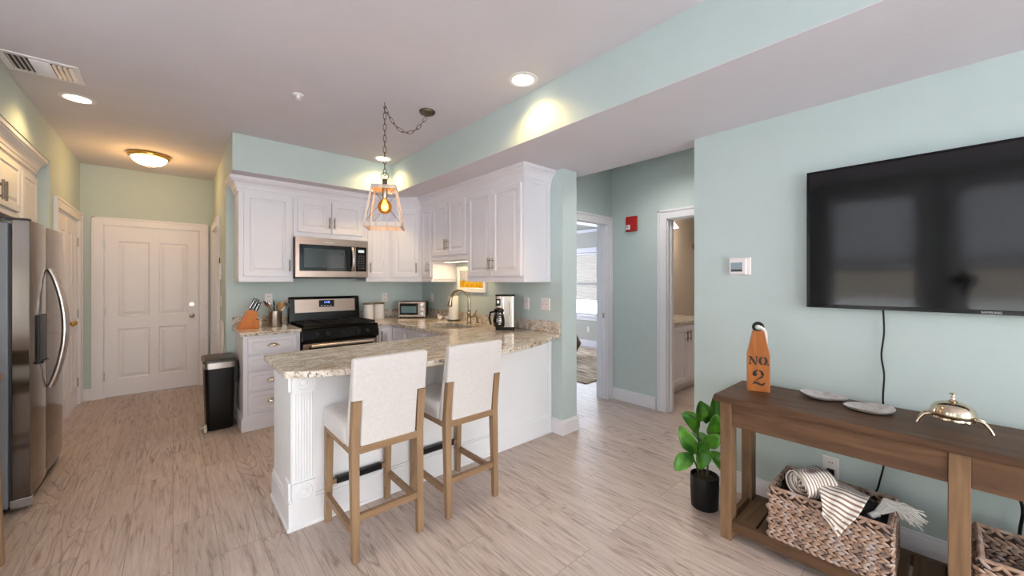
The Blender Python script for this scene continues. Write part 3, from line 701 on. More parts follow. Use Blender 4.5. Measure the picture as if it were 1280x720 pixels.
s = MB(); s.cyl((fx, fy, 1.0), (fx+.02, fy-.05, 1.0), .012, .012, 12); s.tube([(fx+.02, fy-.05, 1.0), (fx+.03, fy-.07, 1.02), (fx+.035, fy-.09, 1.07)], [.008, .007, .006], 8); s.build('lever', 'faucet', t, smooth=True)
t = thing('soap_dispenser', 'small nickel soap pump beside the faucet', 'soap dispenser', (2.49, 3.39, .914))
s = MB(); s.lathe([(.02, .914), (.02, .92), (.014, .925), (.012, .965), (.015, .97), (.012, .985), (.006, .99)], (2.49, 3.39, 0), 16); s.build('base', 'faucet', t, smooth=True)
s = MB(); s.tube([(2.49, 3.39, .985), (2.49, 3.39, 1.0), (2.46, 3.40, 1.0), (2.44, 3.405, .992)], .005, 8); s.build('nozzle', 'faucet', t, smooth=True)

# ------------------------------------------------------------------ range
rx0, rx1, ry = .957, 1.718, 4.235
t = thing('gas_range', 'black and stainless gas range with blue clock display', 'stove', ((rx0+rx1)/2, 4.55, 0))
s = MB(); s.box(rx0, rx1, ry+.02, YK-.03, .03, .90); s.build('body', 'blackgloss', t, .003)
s = MB(); s.box(rx0-.002, rx1+.002, ry-.02, YK-.09, .90, .918); s.build('cooktop', 'blackgloss', t, .004)
rows = [(ry-.035, .775), (ry-.055, .80), (ry-.03, .90), (ry+.03, .905), (ry+.03, .775)]
s = MB(); s.grid([[(x, y, z) for y, z in rows] for x in (rx0, rx1)], True, True, True); s.build('control_panel', 'blackgloss', t, .003)
for q in (.17, .31, .5, .70, .83):
    x = rx0+q*(rx1-rx0); n = Vector((0, -.95, .25)).normalized(); p = Vector((x, ry-.043, .848)); s = MB()
    s.cyl(p, p+n*.006, .026, .026, 20); s.cyl(p+n*.006, p+n*.028, .020, .017, 20); k = s.build('knob', 'black', t, smooth=True)
    s = MB(); s.obox(p+n*.027-Vector((.003, 0, .016)), (1, 0, 0), (0, n.z, -n.y), n, .006, .032, .004); s.build('indicator', 'chrome', k)
s = MB(); s.box(rx0+.01, rx1-.01, ry-.03, ry+.02, .19, .755); od = s.build('oven_door', 'steel_h', t, .004)
MB().box(rx0+.06, rx1-.06, ry-.034, ry-.028, .28, .72).build('glass', 'darkglass', od)
s = MB(); s.tube([(rx0+.07, ry-.075, .735), (rx1-.07, ry-.075, .735)], .016, 12)
for x in (rx0+.10, rx1-.10): s.cyl((x, ry-.075, .735), (x, ry-.03, .735), .009, n=8)
s.build('handle', 'silver', od, smooth=True)
MB().box(rx0+.01, rx1-.01, ry-.025, ry+.02, .04, .175).build('drawer', 'steel_h', t, .004)
s = MB(); s.prism([(YK-.10, .915), (YK-.012, .915), (YK-.012, 1.205), (YK-.055, 1.205), (YK-.075, 1.19)], rx0, rx1, Matrix(((0, 0, 1, 0), (1, 0, 0, 0), (0, 1, 0, 0), (0, 0, 0, 1)))); s.build('backguard', 'blackgloss', t, .006)
n = Vector((0, -.275, .025)).normalized(); n = Vector((0, -.9957, .0905))
bgp = lambda z: YK-.10+(z-.915)*.025/.275
s = MB(); s.obox((rx0+.055, bgp(1.03)-.001, 1.03), (1, 0, 0), Vector((0, .025, .275)).normalized(), n, rx1-rx0-.11, .145, .004); pn = s.build('clock_panel', 'steel_h', t)
s = MB(); s.obox((1.26, bgp(1.085)-.006, 1.085), (1, 0, 0), Vector((0, .025, .275)).normalized(), n, .165, .078, .003); dp = s.build('display', 'blackgloss', t)
text_mesh('12:45', .03, frame_mat(Vector((1.345, bgp(1.14)-.0105, 1.138))-t.location, (1, 0, 0), Vector((0, .025, .275)).normalized(), n), 'clock_digits', 'led_blue', t)
s = MB()
for k in range(4): s.obox((1.28+k*.032, bgp(1.1)-.0105, 1.097), (1, 0, 0), Z3, n, .018, .006, .001)
s.build('touch_keys', 'logo', dp)
for q in (.02, .35, .68):   # grates
    x0 = rx0+.02+q*(rx1-rx0-.04); x1 = x0+.235; y0, y1 = ry+.04, YK-.13; s = MB()
    for x in (x0, x1, (x0+x1)/2): s.box(x-.006, x+.006, y0, y1, .928, .945)
    for y in (y0, (y0+y1)/2, y1, y0+(y1-y0)*.25, y0+(y1-y0)*.75): s.box(x0, x1, y-.006, y+.006, .928, .945)
    for x in (x0, x1):
        for y in (y0, y1): s.box(x-.007, x+.007, y-.007, y+.007, .917, .93)
    s.build('grate', 'iron', t, .001)
for x in (rx0+.16, rx1-.16, (rx0+rx1)/2):
    for y in ((ry+.16, YK-.26) if abs(x-(rx0+rx1)/2) > .1 else ((ry+YK)/2-.04,)):
        s = MB(); s.lathe([(.05, .917), (.045, .925), (.035, .926), (.034, .934), (.001, .935)], (x, y, 0), 20); s.build('burner', 'iron', t, smooth=True)

# ------------------------------------------------------------------ microwave
mz0, mz1, my = 1.425, 1.848, 4.46
t = thing('microwave', 'stainless over-the-range microwave with black glass door', 'microwave', (1.325, 4.65, mz0))
MB().box(.95, 1.70, my+.03, YK-.001, mz0, mz1).build('body', 'gasket', t, .003)
MB().box(.965, 1.685, my-.005, YK-.05, mz0-.012, mz0).build('vent_grille', 'black', t)
s = MB(); s.slab((.95, my+.03, mz0+.004), (1, 0, 0), Z3, F, .605, mz1-mz0-.006, .035, [(.035, .062, .60, .345)], [(0, 0), (.004, -.006), (.005, -.006)]); dr = s.build('door', 'steel_h', t)
MB().box(.988, 1.548, my-.0025, my+.002, mz0+.068, mz0+.346).build('glass', 'darkglass', dr)
s = MB()
for k in range(1): s.box(1.03, 1.44, my-.0034, my-.0024, mz0+.105, mz0+.305)
s.build('window_mesh', flat('oven_window', (34, 40, 42), 0.12, coat=.4), dr)
text_mesh('Whirlpool', .024, frame_mat(Vector((1.28, my-.006, mz1-.045))-t.location, (1, 0, 0), Z3, F), 'logo', 'logo', t, .0006)
s = MB(); hp = [(1.523, my-.004-.045*math.sin(PI*k/10)**.7 if 0 < k < 10 else my-.002, mz0+.075+.26*k/10) for k in range(11)]
s.tube(hp, .013, 10); s.build('handle', 'silver', dr, smooth=True)
s = MB(); s.slab((1.557, my+.03, mz0+.004), (1, 0, 0), Z3, F, .143, mz1-mz0-.006, .035, [(.004, .062, .125, .345)], [(0, 0), (.003, -.004), (.004, -.004)]); cp = s.build('control_panel', 'steel_h', t)
MB().box(1.562, 1.681, my-.0045, my+.002, mz0+.068, mz0+.346).build('keypad', 'blackgloss', cp)
MB().box(1.59, 1.655, my-.0060, my-.0045, mz0+.285, mz0+.315).build('display', 'led_teal', cp)
s = MB()
for i in range(3):
    for j in range(6): s.box(1.59+i*.026, 1.605+i*.026, my-.0055, my-.0045, mz0+.10+j*.028, mz0+.112+j*.028)
s.build('keys', flat('key_print', (78, 78, 82), .5), cp)

# ------------------------------------------------------------------ fridge, pantry, over-fridge cabinet
fx_, fy0, fy1, fh = -.64, 3.69, 4.60, 1.755
t = thing('refrigerator', 'stainless side-by-side refrigerator with curved handles', 'refrigerator', (-1.05, 4.14, 0))
MB().box(-1.42, -.735, fy0, fy1, .03, fh-.02).build('body', 'fridge_side', t, .004)
MB().box(-.735, -.722, fy0+.01, fy1-.01, .06, fh-.025).build('gasket', 'gasket', t)
MB().box(-.80, -.665, fy0+.03, fy1-.03, .012, .085).build('kick_grille', 'black', t)
ysm = 4.105
for a, b in ((fy0, ysm-.003), (ysm+.003, fy1)):
    s = MB(); prof = []
    for k in range(9):
        q = k/8; prof.append((-.652+.012*math.sin(PI*q), a+(b-a)*q))
    s.prism([(-.722, a)]+prof+[(-.722, b)], .075, fh); d = s.build('door', 'fridge_steel', t, .003)
    sg = -1 if a == fy0 else 1; yy = ysm+sg*.035; hp = []
    for k in range(17):
        q = k/16; hp.append((fx_+.002+.072*math.sin(PI*q)**.8, ysm+sg*(.018+.02*math.sin(PI*q)), .66+.81*q))
    s = MB(); s.tube(hp, .014, 10); s.build('handle', 'silver', d, smooth=True)
    if sg < 0:
        MB().box(-.645, -.632, 3.80, 3.98, .86, 1.17).build('dispenser', 'black', d, .004)
        MB().box(-.634, -.62, 3.815, 3.965, .862, .875).build('drip_tray', 'blackgloss', d)
s = MB(); s.prism([(-.75, fy0+.002), (-.66, fy0+.002), (-.655, fy0+.05), (-.75, fy0+.05)], fh-.004, fh+.012); s.build('hinge_cover', 'gasket', t)
s = MB(); s.box(-.73, -.645, fy0+.002, fy0+.04, .02, .075); s.build('foot_bracket', 'chrome', t, .003)
t = thing('pantry_cabinet', 'narrow tall white pantry cabinet beyond the fridge', 'cabinet', (-1.17, 4.88, 0))
MB().box(-1.49, -.88, 4.66, 5.135, 0, 2.30).build('body', 'cab', t, .0015)
cdoor(t, (-.88, 5.11, 1.30), UY, (1, 0, 0), .43, .95); cdoor(t, (-.88, 5.11, .12), UY, (1, 0, 0), .43, 1.14)
t = thing('upper_cabinet', 'white double cabinet over the refrigerator with crown moulding', 'cabinet', (-1.17, 4.1, 1.86))
MB().box(-1.49, -.88, 3.56, 4.655, 1.86, 2.30).build('body', 'cab', t, .0015)
MB().box(-1.49, -.868, 3.56, 4.655, 1.85, 1.88).build('light_rail', 'cab', t, .003)
for a, b, h in ((4.115, 4.63, 4.145), (3.58, 4.105, 4.075)):
    d = cdoor(t, (-.88, b, 1.90), UY, (1, 0, 0), b-a, .36); pull(d, (-.862, h, 1.985), (1, 0, 0), .13)
crown([(-.88, 5.133), (-.88, 3.56)][::-1], 'trim_7', 'white crown moulding over the fridge cabinets', (2.29, 2.419))

# ------------------------------------------------------------------ trash can
t = thing('trash_can', 'slim black step trash can with silver rim', 'trash can', (.32, 4.62, 0))
tx0, tx1, ty0, ty1 = .215, .445, 4.45, 4.80
def rrect(x0, x1, y0, y1, r, n=5):
    out = []
    for cx, cy, a0 in ((x1-r, y1-r, 0), (x0+r, y1-r, 90), (x0+r, y0+r, 180), (x1-r, y0+r, 270)):
        for k in range(n+1):
            a = math.radians(a0+90*k/n); out.append((cx+r*math.cos(a), cy+r*math.sin(a)))
    return out
rows = []
for z, i in ((.01, .018), (.02, .014), (.30, .006), (.575, 0)): rows.append([(x, y, z) for x, y in rrect(tx0+i, tx1-i, ty0+i, ty1-i, .035)])
s = MB(); s.grid(rows, True, True, True); s.build('body', 'black', t, smooth=True)
rows = [[(x, y, z) for x, y in rrect(tx0-i, tx1+i-.005, ty0-i, ty1, .035)] for z, i in ((.578, .003), (.63, .005))]
s = MB(); s.grid(rows, True, True, True); s.build('rim', 'silver', t, smooth=True)
rows = [[(x, y, z) for x, y in rrect(tx0-i, tx1+i, ty0-i, ty1, .03)] for z, i in ((.632, .012), (.652, .012), (.662, .0))]
s = MB(); s.grid(rows, True, True, True); s.build('lid', flat('dark_lid', (58, 54, 52), .35), t, smooth=True)
MB().box(tx1-.03, tx1+.02, ty0+.01, ty1-.05, .43, .63).build('liner_pocket', 'black', t, .004)
s = MB(); s.tube([(tx0+.03, ty0+.03, .03), (tx0-.03, ty0+.02, .03), (tx0-.03, ty0+.09, .03), (tx0+.03, ty0+.09, .03)], .005, 8); s.box(tx0-.004, tx0+.016, ty0+.005, ty0+.05, .004, .075); s.build('pedal', 'nickel', t, smooth=True)

# ------------------------------------------------------------------ things on the worktops
# knife block
kb = thing('knife_block', 'slanted orange wood knife block on the left worktop', 'knife block', (.55, 4.60, .914), rz=math.radians(-6))
s = MB(); side = [(-.085, 0), (.10, 0), (.10, .088), (.075, .088), (.09, .135), (.085, .165), (.005, .19)]
mm = Matrix(((1, 0, 0, 0), (0, 0, 1, 0), (0, 1, 0, 0), (0, 0, 0, 1)))
s.prism(side, -.05, .05, mm); s.build('block', 'bamboo', kb, .003, local=True)
kdir = Vector((.42, 0, .9)).normalized(); ki = 0
for rI, (ox, oz, ys) in enumerate(((.018, .187, (-.03, 0, .03)), (.045, .178, (-.03, 0, .03)), (.07, .168, (-.02, .02)))):
    for yv in ys:
        ln = (.125, .112, .095)[rI]
        k = thing('kitchen_knife', 'black and steel handled knife in the slanted knife block', 'knife', kb.location, group='knives in the block')
        k.rotation_euler = kb.rotation_euler
        p = Vector((ox, yv, oz-.004)); pts = [p+kdir*(ln*q/5)+Vector((.004*math.sin(q), 0, 0)) for q in range(6)]
        s = MB(); s.tube(pts, [.008, .010, .0095, .010, .011, .008], 8); s.build('handle', 'black', k, smooth=True, local=True)
        s = MB(); s.tube([p-kdir*.004, p+kdir*.016], .0115, 8); s.tube([p+kdir*(ln-.004), p+kdir*(ln+.010)], .0105, 8)
        sd = Vector((-.003, -.009, 0)); s.tube([p+kdir*.02+sd, p+kdir*(ln-.01)+sd], .0042, 6)
        s.build('steel_bolster', 'chrome', k, smooth=True, local=True); ki += 1
# utensil crock
cx, cy = .80, 4.64
t = thing('utensil_crock', 'stainless cylinder holding the cooking utensils', 'utensil holder', (cx, cy, .914))
s = MB(); s.lathe([(.058, .914), (.06, .92), (.06, 1.072), (.057, 1.074), (.055, 1.07), (.055, .925), (.001, .922)], (cx, cy, 0), 32); s.build('cylinder', 'steel', t, smooth=True)
def utensil(name, label, p0, p1, mat, head):
    t = thing(name, label, 'utensil', p0); s = MB(); p0, p1 = Vector(p0), Vector(p1); s.tube([p0, (p0+p1)/2, p1], [.006, .006, .006], 8)
    s.build('shaft', mat, t, smooth=True); s = MB(); head(s, p1, (p1-p0).normalized()); return s.build('head', mat, t, smooth=True)
def oval(w, l, th, tilt=Vector((.75, -.66, 0))):
    def f(s, p, d):
        u = tilt.normalized(); n = d.cross(u).normalized(); rows = []
        for k in range(9):
            q = k/8; a = math.sin(PI*min(1, q*.94+.05))**.6*w; rows.append([p+d*(l*q)+u*(a*math.cos(2*PI*j/12))+n*(th*math.sin(2*PI*j/12)*math.sin(PI*min(.98, q+.04))**.5) for j in range(12)])
        s.grid(rows, True, True, True)
    return f
utensil('wooden_spoon', 'rounder wooden spoon standing in the steel crock', (cx+.01, cy, .93), (cx+.035, cy+.01, 1.085), 'spoonwood', oval(.024, .085, .006))
utensil('wooden_spatula', 'longer leaning wooden spatula in the steel crock', (cx-.01, cy-.01, .93), (cx+.06, cy-.015, 1.095), 'spoonwood', oval(.016, .10, .004))
utensil('black_spatula', 'thin black handled utensil upright in the steel crock', (cx, cy+.01, .93), (cx-.01, cy+.0, 1.12), 'black', oval(.008, .07, .006))
utensil('steel_whisk', 'steel serving spoon leaning left out of the crock', (cx+.02, cy, .93), (cx-.07, cy-.01, 1.12), 'chrome', oval(.024, .075, .005))
utensil('steel_tongs', 'second steel spoon leaning far left out of the crock', (cx+.03, cy-.02, .93), (cx-.05, cy-.04, 1.11), 'chrome', oval(.016, .07, .005))
t = thing('ladle', 'steel ladle hanging over the right rim of the crock', 'utensil', (cx, cy, .93))
s = MB(); s.tube([(cx-.02, cy, .94), (cx+.05, cy-.02, 1.06), (cx+.09, cy-.03, 1.13)], .004, 8); s.build('shaft', 'chrome', t, smooth=True)
s = MB(); q = Vector((.5, -.5, .7)).to_track_quat('Z', 'Y').to_matrix(); s.lathe([(.035, .0), (.033, -.012), (.024, -.024), (.001, -.03), (.022, -.02), (.031, -.01)], (cx+.11, cy-.04, 1.135), 18, q); s.build('bowl', 'chrome', t, smooth=True)
# canisters
for i, (x, y, lb) in enumerate(((1.80, 4.70, 'white ceramic canister nearer the range with wooden lid'), (1.935, 4.70, 'white ceramic canister beside the toaster oven with wooden lid'))):
    t = thing('canister', lb, 'canister', (x, y, .914), group='white canisters')
    s = MB(); s.lathe([(.058, .914), (.063, .92), (.063, 1.09), (.058, 1.096), (.001, 1.096)], (x, y, 0), 28); s.build('jar', 'ceramic', t, smooth=True)
    s = MB(); s.lathe([(.061, 1.097), (.063, 1.10), (.063, 1.111), (.058, 1.114), (.001, 1.114)], (x, y, 0), 28); s.build('lid', 'lid_wood', t, smooth=True)
# toaster oven (turned toward the room)
tp0, tp1 = Vector((2.155, 4.62, 0)), Vector((2.40, 4.42, 0)); U = (tp1-tp0).normalized(); N = Vector((-U.y, U.x, 0)); N = -N if N.y > 0 else N; tw = .34; th = .19; td = .20
t = thing('toaster_oven', 'steel toaster oven with three knobs in the corner', 'toaster oven', (2.35, 4.62, .914))
O = tp0+Vector((0, 0, .93)); s = MB(); s.obox(O-N*td, U, Z3, N, tw, th, td); s.build('body', 'gasket', t, .006)
s = MB(); s.slab(O, U, Z3, N, tw, th, .012, [(.015, .02, tw*.77, th-.02)], [(0, 0), (.004, -.004), (.005, -.004)]); fr = s.build('front_frame', 'steel_h', t)
s = MB(); s.obox(O+U*.018+Vector((0, 0, .023))+N*.008, U, Z3, N, tw*.77-.036, th-.046, .003); gl = s.build('glass_door', 'darkglass', t)
s = MB(); s.obox(O+U*.035+Vector((0, 0, .05))+N*.0112, U, Z3, N, tw*.77-.07, th-.105, .001); s.build('window', flat('toaster_window', (96, 124, 132), .15, coat=.5), gl)
s = MB(); s.tube([O+U*.03+Vector((0, 0, th-.03))+N*.03, O+U*(tw*.74)+Vector((0, 0, th-.03))+N*.03], .006, 8); s.build('handle', 'black', gl, smooth=True)
for k in range(3):
    p = O+U*(tw*.885)+Vector((0, 0, th*(.2+.3*k)))+N*.012; s = MB(); s.cyl(p, p+N*.006, .022, .022, 18); s.cyl(p+N*.006, p+N*.02, .015, .013, 18); s.build('knob', 'chrome', t, smooth=True)
s = MB()
for a in (.02, tw-.03):
    for b in (.03, td-.02): p = O+U*a-N*b; s.cyl((p.x, p.y, .914), (p.x, p.y, .932), .01, n=10)
s.build('feet', 'black', t)
# bird salt and pepper shakers
def bird(label, x, y, rz):
    t = thing('bird_shaker', label, 'salt shaker', (x, y, .914), rz, group='bird shakers')
    s = MB(); s.lathe([(.012, 0), (.02, .004), (.026, .02), (.024, .034), (.014, .044), (.001, .048)], (0, 0, 0), 18, None, 1.25, .95); s.build('body', 'ceramic', t, smooth=True, local=True)
    s = MB(); s.lathe([(.001, -.014), (.01, -.01), (.014, 0), (.01, .01), (.001, .014)], (.022, 0, .05), 14); s.build('head', 'ceramic', t, smooth=True, local=True)
    s = MB(); s.cyl((.034, 0, .05), (.045, 0, .048), .004, .0008, 8); s.build('beak', 'lid_wood', t, smooth=True, local=True)
    s = MB(); s.prism([(-.028, -.008), (-.05, -.012), (-.05, .012), (-.028, .008)], .03, .038); s.build('tail', 'ceramic', t, local=True)
bird('white bird shaker nearer the toaster oven', 2.46, 4.12, 2.2); bird('white bird shaker nearer the paper towels', 2.50, 4.02, -.9)
# paper towels
t = thing('paper_towel_holder', 'upright white paper towel roll by the faucet', 'paper towels', (2.49, 3.86, .914))
MB().cyl((2.49, 3.86, .914), (2.49, 3.86, .926), .075, .072, 28).build('base', 'bronze', t, smooth=True)
s = MB(); s.lathe([(.012, .93), (.056, .93), (.058, .933), (.058, 1.198), (.055, 1.202), (.02, 1.202), (.018, 1.18), (.012, 1.18)], (2.49, 3.86, 0), 28); s.build('roll', 'paper', t, smooth=True)
s = MB(); s.lathe([(.006, .926), (.006, 1.215), (.01, 1.22), (.008, 1.23), (.001, 1.235)], (2.49, 3.86, 0), 12); s.build('post', 'bronze', t, smooth=True)
# coffee maker
c0 = Vector((2.315, 2.90, 0)); ang = math.radians(-42)
t = thing('coffee_maker', 'black and stainless drip coffee maker on the right worktop', 'coffee maker', (2.44, 2.87, .914), ang)
# local frame: +x right, -y toward viewer
s = MB(); s.prism(rrect(-.085, .10, -.10, .115, .025), 0, .03); s.build('base', 'black', t, .002, local=True)
s = MB(); s.prism(rrect(-.02, .10, -.095, .112, .02), .03, .325); s.build('tower', 'steel', t, local=True, smooth=True)
s = MB(); s.prism(rrect(-.085, -.02, -.10, .112, .02), .215, .325); s.build('brew_head', 'steel_h', t, local=True, smooth=True)
s = MB(); s.box(-.08, -.02, .06, .11, .03, .22); s.build('back_wall', 'black', t, local=True)
s = MB(); s.prism(rrect(-.088, .102, -.102, .117, .026), .325, .337); s.build('lid', 'black', t, .003, local=True)
s = MB(); s.box(-.082, -.035, -.104, -.098, .235, .30); cpn = s.build('control_panel', 'black', t, local=True)
s = MB(); s.box(-.07, -.048, -.107, -.103, .258, .285); s.build('display', 'plate', cpn, local=True)
s = MB(); s.box(-.025, -.004, -.101, -.094, .03, .325); s.build('front_strip', 'chrome', t, .004, local=True)
s = MB(); s.prism([(.045+.0, -.0965), (.052, -.0965), (.052, -.095), (.045, -.095)], .14, .27); s.build('brand_strip', flat('grey_print', (120, 130, 140), .5), t, local=True)
s = MB(); s.lathe([(.05, .034), (.058, .05), (.06, .10), (.052, .14), (.042, .165), (.046, .18)], (-.05, -.085, 0), 24); ca = s.build('carafe', flat('carafe_glass', (26, 24, 24), .06, coat=.6), t, local=True, smooth=True)
s = MB(); s.lathe([(.047, .178), (.05, .185), (.045, .205), (.001, .21)], (-.05, -.085, 0), 24); s.build('carafe_lid', 'black', ca, local=True, smooth=True)
s = MB(); s.tube([(-.09, -.115, .18), (-.13, -.14, .175), (-.14, -.145, .12), (-.125, -.135, .06)], [.009, .010, .010, .008], 8); s.build('carafe_handle', 'black', ca, local=True, smooth=True)
s = MB()
for k in range(5): s.box(-.052, -.03, -.1455, -.1435, .06+k*.018, .068+k*.018)
s.build('cup_marks', 'plate', ca, local=True)
# framed print above the sink
t = thing('framed_picture', 'white-framed bright yellow beach print behind the faucet', 'picture', (XR-.01, 3.67, 1.40))
s = MB(); s.slab((XR-.002, 3.955, 1.255), UY, Z3, L_, .57, .30, .022, [(.045, .045, .525, .255)], [(0, 0), (.006, -.01), (.007, -.01)]); s.build('frame', 'white', t)
MB().box(XR-.016, XR-.013, 3.438, 3.902, 1.308, 1.502).build('print', 'art', t)
# outlets and switches
def outlet(name, label, c, U, N, w=.072, h=.116, kind='outlet', cat='outlet', gang=1):
    c, U, N = Vector(c), Vector(U), Vector(N); t = thing(name, label, cat, c); s = MB()
    O = c-U*w/2-Vector(Z3)*h/2; s.loft(O, U, Z3, N, w, h, [(0, 0), (.0, .003), (.003, .006), (.006, .0065)]); p = s.build('plate', 'plate', t)
    if kind == 'outlet':
        for dz in (-.026, .026):
            s = MB(); s.obox(c-U*.017+Vector((0, 0, dz-.014))+N*.006, U, Z3, N, .034, .028, .002); k = s.build('socket', 'plate', t)
            s = MB()
            for du in (-.008, .005): s.obox(c+U*du+Vector((0, 0, dz-.004))+N*.0079, U, Z3, N, .003, .011, .0006)
            s.build('slots', 'slot', k)
    else:
        for g in range(gang):
            cu = c+U*((g-(gang-1)/2)*.046); s = MB(); s.obox(cu-U*.016-Vector((0, 0, .033))+N*.006, U, Z3, N, .032, .066, .002); k = s.build('rocker', 'plate', t)
            s = MB(); s.obox(cu-U*.016+Vector((0, 0, -.0006))+N*.0079, U, Z3, N, .032, .0012, .0005); s.build('gap', 'slot', k)
    return t
outlet('wall_outlet', 'white outlet above the canisters', (2.075, YK-.001, 1.167), UX, F)
outlet('wall_outlet', 'white outlet behind the utensil crock', (.775, YK-.001, 1.19), UX, F)
outlet('wall_outlet', 'white outlet behind the toaster oven, right wall', (XR-.001, 4.59, 1.16), UY, L_)
outlet('light_switch', 'white switch plate behind the paper towels', (XR-.001, 4.02, 1.15), UY, L_, kind='switch', cat='switch', w=.09)
outlet('wall_outlet', 'white outlet just right of the coffee maker', (XR-.001, 2.745, 1.163), UY, L_)
outlet('light_switch', 'white double switch at the end of the worktop', (XR-.001, 2.49, 1.167), UY, L_, kind='switch', cat='switch', w=.118, gang=2)
tvo = outlet('wall_outlet', 'white outlet low on the wall behind the basket', (XT-.001, .43, .335), UY, L_)
outlet('wall_outlet', 'white outlet on the bedroom wall under the window', (6.555, 4.98, .36), UY, L_)

# ------------------------------------------------------------------ hall right wall fittings
t = thing('intercom', 'white cylinder wall chime in the hall', 'intercom', (XH-.001, 5.28, 1.49))
MB().box(XH-.03, XH-.001, 5.25, 5.33, 1.40, 1.58).build('body', 'plate', t, .01); MB().box(XH-.034, XH-.03, 5.27, 5.31, 1.43, 1.48).build('grille', 'hinge', t); s = MB(); s.cyl((XH-.02, 5.3, 1.58), (XH-.02, 5.3, 1.64), .004, n=8); s.build('antenna', 'black', t)
outlet('light_switch', 'white switch stack in the hall under the chime', (XH-.001, 5.36, 1.16), UY, L_, kind='switch', cat='switch')
t = thing('breaker_panel', 'white gridded wall panel low in the hall', 'panel', (XH-.001, 5.25, .67))
MB().box(XH-.014, XH-.001, 5.08, 5.42, .40, .95).build('frame', 'plate', t, .003)
for k in range(4): MB().box(XH-.016, XH-.014, 5.12, 5.38, .44+k*.125, .54+k*.125).build('louvre', 'white', t, .002)

# ------------------------------------------------------------------ fire alarm, thermostat
t = thing('fire_alarm', 'red fire alarm horn high on the corridor wall', 'fire alarm', (XB-.001, 2.352, 2.03))
s = MB(); s.loft((XB-.001, 2.418, 1.945), UY, Z3, L_, .13, .17, [(0, 0), (0, .03), (.008, .042), (.012, .043)]); s.build('housing', 'red', t, .006)
s = MB(); s.loft((XB-.044, 2.405, 1.965), UY, Z3, L_, .052, .052, [(0, 0), (0, .012), (.006, .018), (.008, .018)]); sl = s.build('strobe_lens', 'plate', t)
MB().box(XB-.064, XB-.0615, 2.37, 2.388, 1.985, 1.997).build('flash_tube', 'slot', sl)
t = thing('thermostat', 'square white thermostat with grey screen near the television', 'thermostat', (XT-.001, .90, 1.48))
s = MB(); s.loft((XT-.001, .955, 1.425), UY, Z3, L_, .125, .115, [(0, 0), (0, .004), (.004, .008), (.006, .008)]); s.build('backplate', 'plate', t)
s = MB(); s.loft((XT-.009, .952, 1.432), UY, Z3, L_, .100, .098, [(0, 0), (0, .016), (.003, .02), (.005, .02)]); bd = s.build('body', 'plate', t)
MB().box(XT-.0305, XT-.0285, .872, .94, 1.448, 1.508).build('screen', 'lcd', bd); MB().box(XT-.031, XT-.0302, .874, .938, 1.449, 1.463).build('button_strip', 'slot', bd)

# ------------------------------------------------------------------ ceiling fixtures
def can(label, x, y, power, col=(1.0, .68, .27)):
    t = thing('recessed_light', label, 'ceiling light', (x, y, ZC), group='recessed ceiling lights')
    s = MB(); s.lathe([(.072, ZC-.001), (.072, ZC-.006), (.096, ZC-.005), (.1, ZC-.001)], (x, y, 0), 32); s.build('trim_ring', 'white', t, smooth=True)
    s = MB(); s.lathe([(.0715, ZC-.002), (.0715, ZC-.004), (.04, ZC-.006), (.001, ZC-.007)], (x, y, 0), 32); s.build('lamp', 'lamp', t, smooth=True)
    d = bpy.data.lights.new('can_light', 'SPOT'); d.energy = power; d.color = col; d.spot_size = math.radians(140); d.spot_blend = .75; d.shadow_soft_size = .05
    o = bpy.data.objects.new('can_light', d); COL.objects.link(o); o.parent = t; o.location = (0, 0, -.02)
can('round recessed light beside the fascia, nearest the living area', 1.76, 1.88, 30)
can('round recessed light in the kitchen corner behind the pendant', 1.74, 4.12, 34)
can('round recessed light near the fridge header', -.53, 4.26, 30)
can('unseen round recessed light added to brighten the corridor', 3.30, 1.75, 40, (1, .93, .84))  # added lamp hidden behind the bulkhead, lifts the dark corridor
can('unseen round recessed light added to brighten the bathroom vanity', 5.1, 1.2, 60, (1, .9, .78))  # added lamp out of view, brightens the vanity front
t = thing('flush_ceiling_light', 'brass flush dome light glowing in the hall', 'ceiling light', (-.19, 5.66, ZC))
s = MB(); s.lathe([(.17, ZC-.001), (.175, ZC-.02), (.168, ZC-.035), (.15, ZC-.04), (.148, ZC-.02)], (-.19, 5.66, 0), 36); s.build('base', 'brass', t, smooth=True)
s = MB(); s.lathe([(.147, ZC-.038), (.135, ZC-.07), (.10, ZC-.10), (.05, ZC-.118), (.001, ZC-.122)], (-.19, 5.66, 0), 36); s.build('glass_bowl', 'bowl', t, smooth=True)
s = MB(); s.lathe([(.012, ZC-.121), (.01, ZC-.13), (.001, ZC-.138)], (-.19, 5.66, 0), 14); s.build('finial', 'brass', t, smooth=True)
d = bpy.data.lights.new('flush_glow', 'POINT'); d.energy = 9.5; d.color = (1, .54, .14); d.shadow_soft_size = .12; o = bpy.data.objects.new('flush_glow', d); COL.objects.link(o); o.parent = t; o.location = (0, 0, -.27)
t = thing('sprinkler_head', 'small white ceiling sprinkler over the kitchen', 'sprinkler', (.68, 3.11, ZC))
s = MB(); s.lathe([(.035, ZC-.001), (.033, ZC-.008), (.012, ZC-.012), (.010, ZC-.03), (.02, ZC-.033), (.02, ZC-.036), (.001, ZC-.037)], (.68, 3.11, 0), 20); s.build('cover', 'white', t, smooth=True)
t = thing('air_vent', 'white rectangular ceiling air vent above the fridge', 'air vent', (-.6, 3.79, ZC))
vx0, vx1, vy0, vy1 = -.78, -.45, 3.64, 3.93
s = MB(); fl = .03
s.box(vx0, vx1, vy0, vy0+fl, ZC-.008, ZC-.001); s.box(vx0, vx1, vy1-fl, vy1, ZC-.008, ZC-.001); s.box(vx0, vx0+fl, vy0+fl, vy1-fl, ZC-.008, ZC-.001); s.box(vx1-fl, vx1, vy0+fl, vy1-fl, ZC-.008, ZC-.001); s.build('frame', 'white', t)
